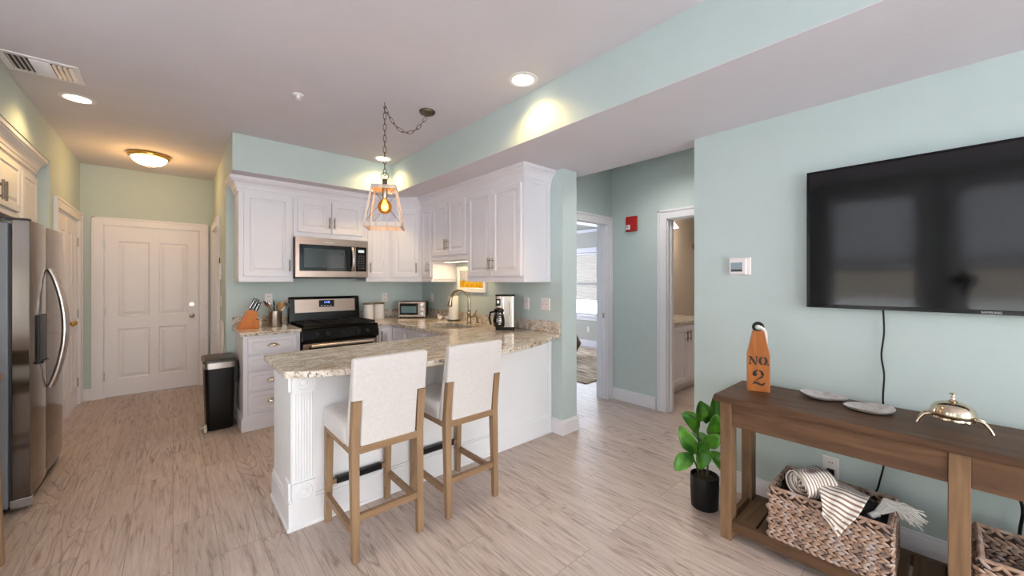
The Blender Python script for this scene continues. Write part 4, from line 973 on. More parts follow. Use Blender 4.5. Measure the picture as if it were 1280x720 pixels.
MB().box(vx0+.02, vx1-.02, vy0+.02, vy1-.02, ZC-.002, ZC-.0005).build('duct', 'slot', t)
s = MB(); a = vx0+fl
def vane(x0, x1, y0, y1, ax):
    if ax == 'x': s.face([(x0, y0, ZC-.002), (x0, y1, ZC-.002), (x1, y1, ZC-.014), (x1, y0, ZC-.014)])
    else: s.face([(x0, y0, ZC-.002), (x1, y0, ZC-.002), (x1, y1, ZC-.014), (x0, y1, ZC-.014)])
for k in range(4): vane(a+.002+k*.022, a+.018+k*.022, vy0+fl, vy1-fl, 'x')
for k in range(4): vane(vx1-fl-.002-k*.022, vx1-fl-.018-k*.022, vy0+fl, vy1-fl, 'x')
for k in range(9): vane(a+.092, vx1-fl-.092, vy0+fl+k*.025, vy0+fl+.02+k*.025, 'y')
s.build('vanes', 'white', t)

# pendant with swagged chain
hx, hy = 1.202, 2.815; cxn, cyn = 1.518, 2.738
t = thing('pendant_light', 'square whitewashed lantern pendant on a swagged chain', 'pendant light', (hx, hy, 1.776))
s = MB(); s.lathe([(.062, ZC-.001), (.062, ZC-.010), (.055, ZC-.020), (.02, ZC-.024), (.012, ZC-.034), (.001, ZC-.036)], (cxn, cyn, 0), 28); s.build('canopy', 'bronze', t, smooth=True)
def link(s, c, d, side, L=.050, Wd=.0105, r=.0022):
    d, c = Vector(d).normalized(), Vector(c); sd = Vector(side); sd = (sd-d*sd.dot(d)).normalized(); pts = []
    for k in range(14):
        a = 2*PI*k/14; pts.append(c+d*((L/2-Wd)*(1 if math.cos(a) > 0 else -1)*(abs(math.cos(a)) > .1)+Wd*math.cos(a))+sd*(Wd*math.sin(a)))
    s.tube(pts, r, 6, True)
def chain(s, pts, side1, side2, pitch=.0425):
    P = [Vector(p) for p in pts]; k = 0; dist = 0.0; target = pitch/2
    for i in range(len(P)-1):
        seg = (P[i+1]-P[i]).length
        while dist+seg >= target:
            q = (target-dist)/seg; link(s, P[i]+(P[i+1]-P[i])*q, P[i+1]-P[i], side1 if k % 2 else side2); k += 1; target += pitch
        dist += seg
s = MB(); chain(s, [(hx, hy, ZC-.04), (hx, hy, 2.21)], (1, -.6, 0), (.6, 1, 0))
sw = []
for k in range(25):
    q = k/24; sw.append((hx+(cxn-hx)*q, hy+(cyn-hy)*q, ZC-.035-.165*(1-(2*q-1)**2)*(1-.15*(q-.5))))
chain(s, sw, (.2, 1, 0), (0, 0, 1)); s.build('chain', 'bronze', t, smooth=True)
s = MB(); s.tube([(hx, hy, ZC-.001), (hx, hy, ZC-.02), (hx+.012, hy, ZC-.035), (hx, hy, ZC-.05), (hx-.010, hy, ZC-.038)], .003, 8); s.build('ceiling_hook', 'bronze', t, smooth=True)
rz = math.radians(-30); Rm = Matrix.Translation((hx, hy, 0)) @ Matrix.Rotation(rz, 4, 'Z')
zt, zb, wt, wb = 2.10, 1.785, .088, .135
s = MB(); s.lathe([(.018, zt), (.018, zt+.055), (.012, zt+.06), (.001, zt+.06)], (hx, hy, 0), 16); s.tube([Vector((hx, hy, zt+.08))+(Rm.to_3x3() @ Vector((.028*math.cos(2*PI*k/18), 0, .028*math.sin(2*PI*k/18)))) for k in range(18)], .0028, 8, True); s.build('top_cap', 'bronze', t, smooth=True)
def sqring(s, w, z0, z1, th):
    for sx, sy in ((1, 0), (-1, 0), (0, 1), (0, -1)):
        if sx: s.box(min(sx*w, sx*(w-th)), max(sx*w, sx*(w-th)), -w, w, z0, z1, Rm)
        else: s.box(-w, w, min(sy*w, sy*(w-th)), max(sy*w, sy*(w-th)), z0, z1, Rm)
s = MB(); s.box(-wt, wt, -wt, wt, zt-.006, zt, Rm); sqring(s, wt, zt-.026, zt, .010); s.build('top_frame', 'greywash', t, .0015)
s = MB(); sqring(s, wb, zb-.0, zb+.030, .010); s.build('bottom_frame', 'greywash', t, .0015)
for sx in (1, -1):
    for sy in (1, -1):
        s = MB(); rows = []
        for z, w in ((zb+.01, wb), (zt-.01, wt)):
            c = Vector((sx*(w-.006), sy*(w-.006), z)); rows.append([Rm @ (c+Vector((dx, dy, 0))) for dx, dy in ((-.006, -.006), (.006, -.006), (.006, .006), (-.006, .006))])
        s.grid(rows, True, True, True); s.build('post', 'greywash', t)
for ax in range(4):
    s = MB(); m2 = Rm @ Matrix.Rotation(ax*PI/2, 4, 'Z')
    for sg in (1, -1): s.tube([m2 @ Vector((-sg*(wb-.01), -wb+.006, zb+.03)), m2 @ Vector((sg*(wt-.01), -wt+.006, zt-.03))], .0012, 6)
    s.build('cross_wire', 'bronze', t)
s = MB(); s.lathe([(.02, zt-.007), (.021, zt-.06), (.018, zt-.085), (.016, zt-.09)], (hx, hy, 0), 16); s.build('socket', 'nickel', t, smooth=True)
s = MB(); s.lathe([(.015, zt-.088), (.02, zt-.098), (.036, zt-.112), (.047, zt-.13), (.052, zt-.153), (.047, zt-.176), (.034, zt-.193), (.018, zt-.202), (.001, zt-.205)], (hx, hy, 0), 24); bu = s.build('bulb', 'amber', t, smooth=True)
s = MB()
for k in range(6):
    a = 2*PI*k/6; b = a+PI/6; s.tube([(hx+.005*math.cos(a), hy+.005*math.sin(a), zt-.105), (hx+.014*math.cos(a), hy+.014*math.sin(a), zt-.175)], .0016, 5); s.tube([(hx+.014*math.cos(a), hy+.014*math.sin(a), zt-.175), (hx+.005*math.cos(b), hy+.005*math.sin(b), zt-.105)], .0012, 5)
s.build('filament', 'filament', bu)
d = bpy.data.lights.new('bulb_glow', 'POINT'); d.energy = 2.4; d.color = (1, .76, .48); d.shadow_soft_size = .03; o = bpy.data.objects.new('bulb_glow', d); COL.objects.link(o); o.parent = t; o.location = (0, 0, zt-.15-1.776)
# under-cabinet lamp over the sink
t = thing('under_cabinet_light', 'slim warm strip lamp under the short cabinet over the sink', 'lamp', (2.45, 3.64, 1.60))
MB().box(2.38, 2.46, 3.36, 3.92, 1.602, 1.614).build('housing', 'white', t); MB().box(2.39, 2.45, 3.38, 3.90, 1.599, 1.602).build('lens', 'bowl', t)
al = area_light('strip_glow', (0, 0, -.006), (0, 0, 0), .06, .5, 2.6, (1, .72, .36)); al.parent = t; al.location = (-.03, 0, -.004)

# ------------------------------------------------------------------ counter stools
st = thing('counter_stool', 'off-white upholstered counter stool nearer the peninsula corner', 'stool', (.85, 2.15, 0), group='upholstered counter stools')
w2 = .195
def taper(s, p0, p1, a0, a1):   # square tapered leg, a = half size
    rows = [[(p[0]+sx*a, p[1]+sy*a, p[2]) for sx, sy in ((-1, -1), (1, -1), (1, 1), (-1, 1))] for p, a in ((p0, a0), (p1, a1))]
    s.grid(rows, True, True, True)
for sx in (-1, 1):
    s = MB(); taper(s, (sx*(w2-.018), .22, 0), (sx*(w2-.02), .205, .56), .0165, .021); s.build('front_leg', 'ltwood', st, .002, local=True)
    s = MB(); x0, x1 = sorted((sx*(w2+.001), sx*(w2-.04)))
    rows = [[(x0+i, y0, z), (x1-i, y0, z), (x1-i, y1, z), (x0+i, y1, z)] for z, y0, y1, i in ((0, -.235, -.203, .003), (.56, -.2215, -.178, 0), (.62, -.2260, -.19, 0), (.68, -.2325, -.196, 0), (.74, -.2395, -.203, 0), (.797, -.247, -.212, 0))]
    s.grid(rows, True, True, True); s.build('rear_leg', 'ltwood', st, .002, local=True)
    s = MB(); s.box(sx*(w2-.008)-.012, sx*(w2-.008)+.012, -.2, .205, .14, .175); s.build('side_stretcher', 'brownwood' if False else 'ltwood_h', st, .002, local=True)
    s = MB(); s.box(sx*(w2-.012)-.012, sx*(w2-.012)+.012, -.19, .20, .525, .562); s.build('side_rail', 'ltwood_h', st, .002, local=True)
s = MB(); s.box(-w2+.03, w2-.03, -.222, -.198, .19, .225); s.build('rear_stretcher', 'ltwood_h', st, .002, local=True)
s = MB(); s.box(-w2+.035, w2-.035, -.221, -.195, .525, .562); s.build('rear_rail', 'ltwood_h', st, .002, local=True)
s = MB(); s.box(-w2+.035, w2-.035, .19, .222, .525, .562); s.build('front_rail', 'ltwood_h', st, .002, local=True)
s = MB(); s.box(-w2+.03, w2-.03, .205, .228, .205, .235); fs = s.build('footrest', 'ltwood_h', st, .002, local=True)
s = MB(); s.box(-w2+.06, w2-.06, .200, .233, .2045, .2395); fp = s.build('kick_plate', 'black', fs, .002, local=True)
# seat cushion: rounded
def cushion(rows_z, name, x, y0, y1, r, parent):
    s = MB(); rows = []
    for z, i in rows_z: rows.append([(p, q, z) for p, q in rrect(-x+i, x-i, y0+i, y1-i, r, 6)])
    s.grid(rows, True, True, True); return s.build(name, 'linen', parent, smooth=True, local=True, angle=60)
cushion([(.563, .004), (.57, 0), (.64, 0), (.655, .006), (.664, .02), (.667, .05)], 'seat', w2+.012, -.17, .245, .045, st)
# back: rounded slab, leaning slightly rearwards, notched round the rear posts
def backslab():
    a, b, h0, h1, h2 = w2-.043, w2+.004, .563, .80, 1.0
    yr = lambda z: -.2195-.052*((z-.563)/.437)**1.15
    def th(z): return .078-.028*(z-.563)/.437
    zs = [h0, .62, .68, .74, h1, .85, .90, .95, h2]; s = MB()
    def slab(x, zz):   # rounded-edge slab following the rear curve
        rows = []; n = len(zz)
        for k, z in enumerate(zz):
            rows.append([(p, q, z) for p, q in rrect(-x, x, yr(z), yr(z)+th(z), .014, 4)])
        return rows
    def close(x, top):   # rounded top edge
        return [[(p, q, z) for p, q in rrect(-x+i, x-i, yr(h2)+i, yr(h2)+th(h2)-i, .014, 4)] for z, i in ((h2+.006, .003), (h2+.010, .008), (h2+.012, .014))]
    up = slab(b, [z for z in zs if z >= h1]); s.grid(up+close(b, h2), True, True, True)
    s.grid(slab(a, [z for z in zs if z <= h1]), True, True, True)
    for sx in (-1, 1):   # cloth wrapping round in front of each post
        rr = []
        for z in (.563, .62, .68, .74, .80):
            x0, x1 = sorted((sx*(w2-.06), sx*b)); rr.append([(p, q, z) for p, q in rrect(x0, x1, yr(z)+.034, yr(z)+th(z), .012, 4)])
        s.grid(rr, True, True, True)
    return s.build('backrest', 'linen', st, smooth=True, local=True, angle=75, weld=False)
backslab()
s2 = copy_tree(st); s2.location = (1.385, 2.15, 0); s2['label'] = 'off-white upholstered counter stool nearer the corridor'

# ------------------------------------------------------------------ console table
ct = thing('console_table', 'brown wood console table under the television', 'table', (2.43, -.035, 0))
cx0, cx1, cy0, cy1 = 2.205, 2.65, -.90, .838
ztop = .77
s = MB()
s.box(cx0, cx1, cy0, cy1, ztop-.032, ztop)
s.build('tabletop', 'darktop', ct, .002)
lys = [(.757, .812), (-.063, -.006), (-.88, -.825)]
for (a, b) in lys:
    for x0, x1 in ((2.228, 2.308), (2.555, 2.63)):
        s = MB(); s.box(x0, x1, a, b, 0, ztop-.033); s.build('leg', 'brownleg', ct, .003)
for (a, b) in ((-.006, .757), (-.825, -.063)):
    s = MB(); s.box(2.236, 2.258, a, b, ztop-.158, ztop-.034); s.build('apron', 'brownwood', ct, .002)
    s = MB(); s.box(2.60, 2.622, a, b, ztop-.158, ztop-.034); s.build('apron', 'brownwood', ct, .002)
    s = MB(); s.box(2.234, 2.26, a, b, .05, .108); s.build('shelf_rail', 'brownwood', ct, .002)
    s = MB(); s.box(2.598, 2.624, a, b, .05, .108); s.build('shelf_rail', 'brownwood', ct, .002)
    n = 7; w = (b-a)/n
    for k in range(n):
        s = MB(); s.box(2.262, 2.597, a+k*w+.006, a+(k+1)*w-.006, .085, .106); s.build('shelf_slat', 'brownx', ct, .002)
for a, b in ((.762, .807), (-.875, -.83)):
    s = MB(); s.box(2.308, 2.555, a+.01, b-.01, ztop-.158, ztop-.034); s.build('end_apron', 'brownx', ct, .002)
    s = MB(); s.box(2.308, 2.555, a+.01, b-.01, .05, .108); s.build('shelf_rail', 'brownx', ct, .002)

# ------------------------------------------------------------------ woven baskets
def strand(s, c, d, n, L, wd, th):
    c, d, n = Vector(c), Vector(d).normalized(), Vector(n); u = n.cross(d).normalized(); rows = []
    for k, q in enumerate((-.5, -.32, 0, .32, .5)):
        a = (.25, .8, 1, .8, .25)[k]; p = c+d*(L*q)+n*(th*(1-(2*q)**2)*.9)
        rows.append([p+u*(wd*a*.5*math.cos(2*PI*j/6))+n*(th*.5*a*math.sin(2*PI*j/6)) for j in range(6)])
    s.grid(rows, True, True, True)
def basket(label, x0, x1, y0, y1, z0, h):
    t = thing('woven_basket', label, 'basket', ((x0+x1)/2, (y0+y1)/2, z0), group='woven baskets')
    th = .012; s = MB()
    s.box(x0+.004, x1-.004, y0+.004, y1-.004, z0, z0+.01)
    for b in ((x0+.004, x0+th, y0+.004, y1-.004), (x1-th, x1-.004, y0+.004, y1-.004)): s.box(*b, z0+.01, z0+h-.004)
    for yy0, yy1 in ((y0+.004, y0+th), (y1-th, y1-.004)):
        mid = (x0+x1)/2; s.box(x0+th, mid-.055, yy0, yy1, z0+.01, z0+h-.004); s.box(mid+.055, x1-th, yy0, yy1, z0+.01, z0+h-.004)
        s.box(mid-.055, mid+.055, yy0, yy1, z0+.01, z0+h-.075); s.box(mid-.055, mid+.055, yy0, yy1, z0+h-.03, z0+h-.004)
    s.build('lining', 'weave_dark', t)
    def weave(name, O, U, N, L):
        s = MB(); O, U, N = map(Vector, (O, U, N)); rh = .0168; nr = int((h-.03)/rh); pitch = .0285
        for r in range(nr):
            z = rh*.6+r*rh; up = .46 if r % 2 else -.46; k = 0; x = (.5 if (r//2) % 2 else .1)*pitch
            while x < L-.006:
                j = random.uniform(-.08, .08); strand(s, O+U*x+Vector((0, 0, z))+N*.001, U+Vector((0, 0, up+j)), N, 0.040, .0158*random.uniform(.9, 1.1), .0085); x += pitch
        return s.build(name, 'weave', t, smooth=True, weld=False)
    weave('front_weave', (x0+.004, y1, z0), (0, -1, 0), (-1, 0, 0), y1-y0); weave('back_weave', (x1-.012, y1-.01, z0), (0, -1, 0), (-1, 0, 0), y1-y0-.02)
    weave('end_weave', (x0, y0+.004, z0), (1, 0, 0), (0, -1, 0), x1-x0); weave('end_weave', (x0, y1-.004, z0), (1, 0, 0), (0, 1, 0), x1-x0)
    s = MB(); P = [Vector(p) for p in ((x0+.006, y0+.006, 0), (x1-.006, y0+.006, 0), (x1-.006, y1-.006, 0), (x0+.006, y1-.006, 0))]
    for i in range(4):
        a, b = P[i], P[(i+1) % 4]; d = (b-a); L = d.length; d = d.normalized(); n = Vector((d.y, -d.x, 0)); nn = int(L/.024)
        for k in range(nn):
            c = a+d*(L*(k+.5)/nn)+Vector((0, 0, z0+h-.012)); strand(s, c+n*.005, d*.8+Vector((0, 0, .75 if k % 2 else -.75)), n, .042, .013, .007); strand(s, c-n*.004, d*.8+Vector((0, 0, -.75 if k % 2 else .75)), -n, .042, .013, .007)
        s.tube([a+Vector((0, 0, z0+h)), b+Vector((0, 0, z0+h))], .008, 8)
    s.build('braided_rim', 'weave', t, smooth=True, weld=False); return t
bh = .25
basket('woven basket holding the striped throw on the lower shelf', 2.238, 2.56, .148, .585, .108, bh)
basket('empty woven basket cut off at the right edge on the lower shelf', 2.238, 2.56, -.55, -.08, .108, bh)
# striped throw: roll + draped tail (one cloth)
s = MB(); bm = s.bm; uvl = bm.loops.layers.uv.new('UVMap')
def uvgrid(P, UV):
    vs = [[bm.verts.new(p) for p in r] for r in P]
    for i in range(len(P)-1):
        for j in range(len(P[0])-1):
            f = bm.faces.new((vs[i][j], vs[i][j+1], vs[i+1][j+1], vs[i+1][j])); ids = ((i, j), (i, j+1), (i+1, j+1), (i+1, j))
            for lp, (a, b) in zip(f.loops, ids): lp[uvl].uv = UV[a][b]
rc = Vector((2.33, .445, .405)); ax = Vector((.80, -.58, .06)).normalized(); e1 = Vector((0, 0, 1)); e1 = (e1-ax*e1.dot(ax)).normalized(); e2 = ax.cross(e1)
P, UV = [], []; RL = .15
for i in range(90):
    q = i/89; a = q*2*PI*4.2; r = .008+.066*q; row, ur = [], []
    for j in range(15):
        g = j/14; wob = .004*math.sin(a*1.7+g*9)+.003*math.sin(a*3.1+5*g); off = .012*math.sin(a*.9)*(1-q)
        row.append(rc+ax*(-.07+RL*g+off+.03*(1-q)*(1 if g < .2 else 0))+e1*((r+wob)*math.sin(a)*.95)+e2*((r+wob)*math.cos(a)*1.12)); ur.append((q*8, g*10+.15*math.sin(a)))
    P.append(row); UV.append(ur)
uvgrid(P, UV)
CTL = ((Vector((2.42, .448, .438)), Vector((2.40, .230, .400))), (Vector((2.315, .410, .432)), Vector((2.30, .228, .420))), (Vector((2.222, .376, .385)), Vector((2.212, .262, .352))), (Vector((2.210, .372, .322)), Vector((2.203, .318, .250))))
P, UV = [], []
for i in range(26):
    q = i/25; c = [a.lerp(b, q) for a, b in CTL]; row, ur = [], []
    for j in range(25):
        g = j/24; f = g*3; k = min(2, int(f)); t = f-k
        p0, p1, p2, p3 = c[max(k-1, 0)], c[k], c[k+1], c[min(k+2, 3)]
        p = .5*((2*p1)+(-p0+p2)*t+(2*p0-5*p1+4*p2-p3)*t*t+(-p0+3*p1-3*p2+p3)*t**3)
        p = p+Vector((-.6, 0, .8))*(.004*math.sin(g*13+q*4)+.003*math.sin(q*12+g*3))
        row.append(p); ur.append((q*4, g*14))
    P.append(row); UV.append(ur)
uvgrid(P, UV)
tw_ = thing('striped_throw', 'rolled brown and white striped throw hanging over the basket', 'blanket', (2.30, .40, .30))
o = s.build('cloth', 'stripes', tw_, smooth=True, angle=180, weld=False); md = o.modifiers.new('thick', 'SOLIDIFY'); md.thickness = .004
for k, p in enumerate(((2.30, .36, .418), (2.212, .368, .33), (2.212, .30, .335), (2.200, .325, .29), (2.36, .32, .415), (2.25, .40, .345), (2.30, .29, .402))):
    s = MB(); s.lathe([(.001, -.007), (.006, -.004), (.008, 0), (.006, .004), (.001, .007)], p, 10); s.build('pompom', 'rope', tw_, smooth=True)
# fringe tassel over the right rim and dark folded cloth inside
t = thing('white_tassel', 'white yarn tassel poking over the basket rim', 'tassel', (2.40, .16, .36))
s = MB()
for k in range(60):
    a = random.uniform(-1, 1); b = random.uniform(-1, 1); c_ = random.uniform(.55, 1.0)
    p0 = Vector((2.37+a*.012, .20+b*.012, .35)); p1 = Vector((2.40+a*.03, .165+b*.022, .392+.012*b))
    p2 = Vector((2.425+a*.05, .165-.055*c_+b*.02, .385-.012*abs(a)+random.uniform(-.014, .012))); p3 = Vector((2.44+a*.065, .165-.095*c_+b*.028, .348+random.uniform(-.022, .022)))
    s.tube([p0, p1, p2, p3], .0026, 5)
s.build('yarn', 'rope', t, smooth=True, weld=False)
s = MB(); s.tube([(2.335, .225, .335), (2.36, .20, .35)], .014, 10); s.build('knot', 'rope', t, smooth=True)
t = thing('folded_dark_cloth', 'dark folded cloth lying inside the striped throw basket', 'cloth', (2.35, .25, .12))
rows = []
for z, i in ((.122, .01), (.20, 0), (.30, .0), (.325, .02), (.33, .05)): rows.append([(x, y, z+.012*math.sin(9*y+30*x)) for x, y in rrect(2.275+i, 2.52-i, .175+i, .37-i, .03, 5)])
s = MB(); s.grid(rows, True, True, True); s.build('cloth', 'darkcloth', t, smooth=True)

# ------------------------------------------------------------------ things on the console
def tray(label, x, y, rz, L, Wd):
    t = thing('shell_tray', label, 'tray', (x, y, ztop), rz, group='silver shell trays')
    s = MB(); rows = []
    for k, (r, z) in enumerate(((.0, .004), (.35, .0045), (.7, .008), (.92, .015), (1.0, .020), (.985, .017), (.9, .009), (.65, .002), (.3, .0005), (.0, .0005))):
        row = []
        for j in range(36):
            a = 2*PI*j/36; egg = 1+.22*math.cos(a); rip = 1+.015*math.sin(9*a)*(r > .6)
            row.append((max(r, .001)*L*.5*math.cos(a)*rip, max(r, .001)*Wd*.5*math.sin(a)*egg*rip, z+.010*r*r*max(0, math.cos(a))**2))
        rows.append(row)
    s.grid(rows, True, True, True); s.build('dish', 'silvertray', t, smooth=True, local=True, angle=60); return t
tray('silver shell tray nearer the wooden number block', 2.56, .425, math.radians(104), .20, .15)
tray('silver shell tray nearer the brass bell', 2.475, .243, math.radians(-66), .185, .155)
# bell
bx_, by_ = 2.46, -.02
t = thing('desk_bell', 'polished brass service bell on four curved legs', 'bell', (bx_, by_, ztop))
K = .93; bl = lambda pr: [(r*K, .05+(z-.05)*1.12) for r, z in pr]
s = MB(); s.lathe(bl([(.071, .052), (.073, .056), (.072, .064), (.068, .078), (.057, .092), (.036, .101), (.012, .104), (.011, .106), (.001, .107)]), (bx_, by_, ztop), 36); s.build('dome', 'champagne', t, smooth=True)
s = MB(); s.lathe(bl([(.016, .106), (.01, .110), (.0065, .114), (.007, .122), (.004, .125), (.004, .129), (.012, .132), (.012, .135), (.005, .137), (.001, .1375)]), (bx_, by_, ztop), 20); s.build('plunger', 'champagne', t, smooth=True)
rows = []
for r, z in ((.056, .036), (.063, .040), (.062, .048), (.05, .05), (.001, .051)): rows.append([(bx_+r*(1+.05*math.sin(10*2*PI*j/60))*math.cos(2*PI*j/60), by_+r*(1+.05*math.sin(10*2*PI*j/60))*math.sin(2*PI*j/60), ztop+z) for j in range(60)])
s = MB(); s.grid(rows, True, True, True); s.build('scalloped_base', 'champagne', t, smooth=True)
vd = math.atan2(by_, bx_)   # viewing direction
for a in (vd+PI/2+.28, vd+PI/2-.35, vd-PI/2+.30, vd-PI/2-.15):
    d = Vector((math.cos(a), math.sin(a), 0)); b = Vector((bx_, by_, ztop))
    s = MB(); s.tube([b+d*.055+Vector((0, 0, .044)), b+d*.068+Vector((0, 0, .050)), b+d*.085+Vector((0, 0, .044)), b+d*.099+Vector((0, 0, .024)), b+d*.107+Vector((0, 0, .005))], [.005, .0065, .006, .005, .0055], 10); s.build('leg', 'champagne', t, smooth=True)
# number block (wooden buoy) - front faces the room
c = Vector((2.47, .70, ztop)); vdir = Vector((-c.x, -c.y, 0)).normalized(); N = Vector((-.93, -.37, 0)).normalized(); U = Vector((-N.y, N.x, 0)); U = U if U.y < 0 else -U
t = thing('number_block', 'orange wood block stencilled NO. 2 with hook and rope', 'decoration', (c.x, c.y, ztop))
Wb, Hb, Tb = .108, .338, .05
def blk(u, z, n): return c+U*u+Vector((0, 0, z))+N*n
out = [(-Wb/2, 0), (Wb/2, 0), (Wb/2, .205), (.026, Hb), (-.026, Hb), (-Wb/2, .205)]
s = MB(); s.grid([[blk(u, z, n) for u, z in out] for n in (-Tb/2, Tb/2)], True, True, True); s.build('block', 'blockwood', t, .004)
def poly_on(s, pts, ox, oz, sc):
    vs = [blk(ox+x*sc, oz+y*sc, Tb/2+.0012) for x, y in pts]; s.bm.faces.new([s.bm.verts.new(v) for v in vs])
    vs2 = [blk(ox+x*sc, oz+y*sc, Tb/2+.0004) for x, y in pts]
def arc(cx, cy, rx, ry, a0, a1, n=14): return [(cx+rx*math.cos(math.radians(a0+(a1-a0)*k/n)), cy+ry*math.sin(math.radians(a0+(a1-a0)*k/n))) for k in range(n+1)]
def ringseg(s, cx, cy, rx, ry, tx, ty, a0, a1, ox, oz, sc, n=12):
    o = arc(cx, cy, rx, ry, a0, a1, n); i = arc(cx, cy, rx-tx, ry-ty, a0, a1, n)
    for k in range(n): poly_on(s, [o[k], o[k+1], i[k+1], i[k]], ox, oz, sc)
s = MB(); zN = .150; sc = .047
# N : two stems with serifs and a heavy diagonal
poly_on(s, [(-.02, 0), (.26, 0), (.26, .10), (.18, .10), (.18, .72), (.08, .72), (.08, .10), (-.02, .10)], -.047, zN, sc)
poly_on(s, [(-.02, 1.0), (.26, 1.0), (.84, .02), (.62, .02), (.0, .92)], -.047, zN, sc)
poly_on(s, [(.66, .9), (.74, .9), (.74, .34), (.84, .16), (.84, .9), (.92, .9), (.92, 1.0), (.66, 1.0)], -.047, zN, sc)
ringseg(s, .5, .5, .46, .52, .26, .12, -78, 78, -.003, zN, sc); ringseg(s, .5, .5, .46, .52, .26, .12, 102, 258, -.003, zN, sc)
poly_on(s, arc(.0, .1, .10, .10, 0, 330, 11), .0435, zN, sc)
o = s.build('stencil_lettering', 'lettering', t, weld=False); md = o.modifiers.new('thick', 'SOLIDIFY'); md.thickness = .0008; s = MB()
zT = .037; sc2 = .085; ox = -.036
ringseg(s, .40, .72, .32, .28, .17, .07, -20, 80, ox, zT, sc2); ringseg(s, .40, .72, .32, .28, .15, .07, 92, 170, ox, zT, sc2)
poly_on(s, arc(.20, .70, .13, .13, 0, 330, 11), ox, zT, sc2)
poly_on(s, [(.70, .62), (.56, .60), (.30, .34), (.10, .20), (.16, .20), (.46, .40), (.64, .52)], ox, zT, sc2)
poly_on(s, [(.05, .0), (.16, .20), (.36, .22), (.52, .12), (.64, .10), (.74, .22), (.78, .22), (.74, .05), (.62, -.03), (.46, .0), (.30, .08), (.14, .06)], ox, zT, sc2)
o = s.build('stencil_numeral', 'lettering', t, weld=False); md = o.modifiers.new('thick', 'SOLIDIFY'); md.thickness = .0008
s = MB(); hc = blk(0, Hb+.020, 0); s.tube([hc+U*(.022*math.cos(math.radians(a)))+Vector((0, 0, .022*math.sin(math.radians(a)))) for a in range(-45, 256, 15)], .0085, 10); s.cyl(blk(0, Hb-.004, 0), blk(0, Hb+.004, 0), .016, .013, 14); s.build('hook', 'black', t, smooth=True)
s = MB(); s.tube([blk(-.003, Hb+.022, .012), blk(.012, Hb+.020, .014), blk(.026, Hb+.008, .006), blk(.036, Hb-.012, -.012), blk(.040, Hb-.04, -.032), blk(.040, Hb-.10, -.036)], .0085, 10); s.build('rope', 'rope', t, smooth=True)

# ------------------------------------------------------------------ television
t = thing('television', 'large black flat-screen television on the pale aqua wall', 'television', (2.74, -.135, 1.25))
ty0, ty1, tz0, tz1, tx = -.80, .53, 1.238, 2.008, 2.735
MB().box(tx+.008, tx+.035, ty0+.004, ty1-.004, tz0+.004, tz1-.004).build('back_shell', 'black', t, .006)
s = MB(); s.slab((tx+.012, ty1, tz0), UY, Z3, L_, ty1-ty0, tz1-tz0, .014, [(.010, .018, ty1-ty0-.010, tz1-tz0-.010)], [(0, 0), (.001, -.002), (.002, -.002)]); s.build('bezel', 'blackgloss', t, .001)
MB().box(tx-.0008, tx+.0012, ty0+.0115, ty1-.0115, tz0+.0195, tz1-.0115).build('screen', 'screen', t, 0)
s = MB(); s.box(tx+.035, XT-.001, -.35, .05, 1.45, 1.8); s.build('wall_mount', 'black', t)
text_mesh('SAMSUNG', .013, frame_mat(Vector((tx-.0024, -.135, tz0+.0085))-t.location, UY, Z3, L_), 'logo', 'logo', t, .0004)
def cord(name, label, pts, r=.004):
    P = [Vector(p) for p in pts]; out = []
    for i in range(len(P)-1):
        p0, p1, p2, p3 = P[max(i-1, 0)], P[i], P[i+1], P[min(i+2, len(P)-1)]
        for k in range(6):
            q = k/6; out.append(.5*((2*p1)+(-p0+p2)*q+(2*p0-5*p1+4*p2-p3)*q*q+(-p0+3*p1-3*p2+p3)*q**3))
    out.append(P[-1]); s = MB(); s.tube(out, r, 8); return tag(s.build(name, 'black', smooth=True), label, 'cord')
cr = cord('power_cord', 'black television cord running down behind the table to the outlet', [(2.762, .215, 1.24), (2.765, .212, 1.12), (2.768, .222, 1.0), (2.768, .212, .9), (2.768, .216, .78), (2.766, .212, .6), (2.768, .208, .48), (2.768, .225, .36), (2.768, .25, .27), (2.768, .33, .23), (2.762, .40, .25), (2.758, .425, .305)])
MB().box(2.752, 2.781, .412, .446, .295, .33).build('plug', 'black', cr, .004)
cord('power_cord', 'black cord hanging above the empty basket at the right edge', [(2.768, -.19, .70), (2.768, -.193, .62), (2.768, -.20, .50), (2.768, -.222, .40), (2.768, -.215, .30), (2.768, -.21, .2)], .006)

# ------------------------------------------------------------------ potted fig
ppx, ppy = 2.455, .985
t = thing('potted_fig', 'small fiddle-leaf fig in a black pot beside the table', 'plant', (ppx, ppy, 0))
s = MB(); s.lathe([(.072, 0), (.076, .004), (.08, .10), (.081, .192), (.078, .196), (.075, .19), (.074, .165), (.001, .165)], (ppx, ppy, 0), 32); s.build('pot', 'pot', t, smooth=True)
s = MB(); s.lathe([(.0735, .166), (.07, .172), (.001, .176)], (ppx, ppy, 0), 20); s.build('soil', 'soil', t, smooth=True)
RV = Vector((.749, -.6625, 0)); FV = Vector((.6625, .749, 0))   # right / away as seen from the room
B0 = Vector((ppx, ppy, 0))
def at(r, f, z): return B0+RV*r+FV*f+Vector((0, 0, z))
for p in ((at(-.01, 0, .17), at(-.02, .01, .30), at(-.04, .0, .42), at(-.035, .01, .54)), (at(.02, .01, .17), at(.035, .02, .32), at(.05, .03, .45), at(.05, .02, .56)), (at(-.03, -.01, .17), at(-.06, -.02, .26), at(-.09, -.02, .33))):
    s = MB(); s.tube(p, [.006, .005, .004, .003][:len(p)], 8); s.build('stem', 'stem', t, smooth=True)
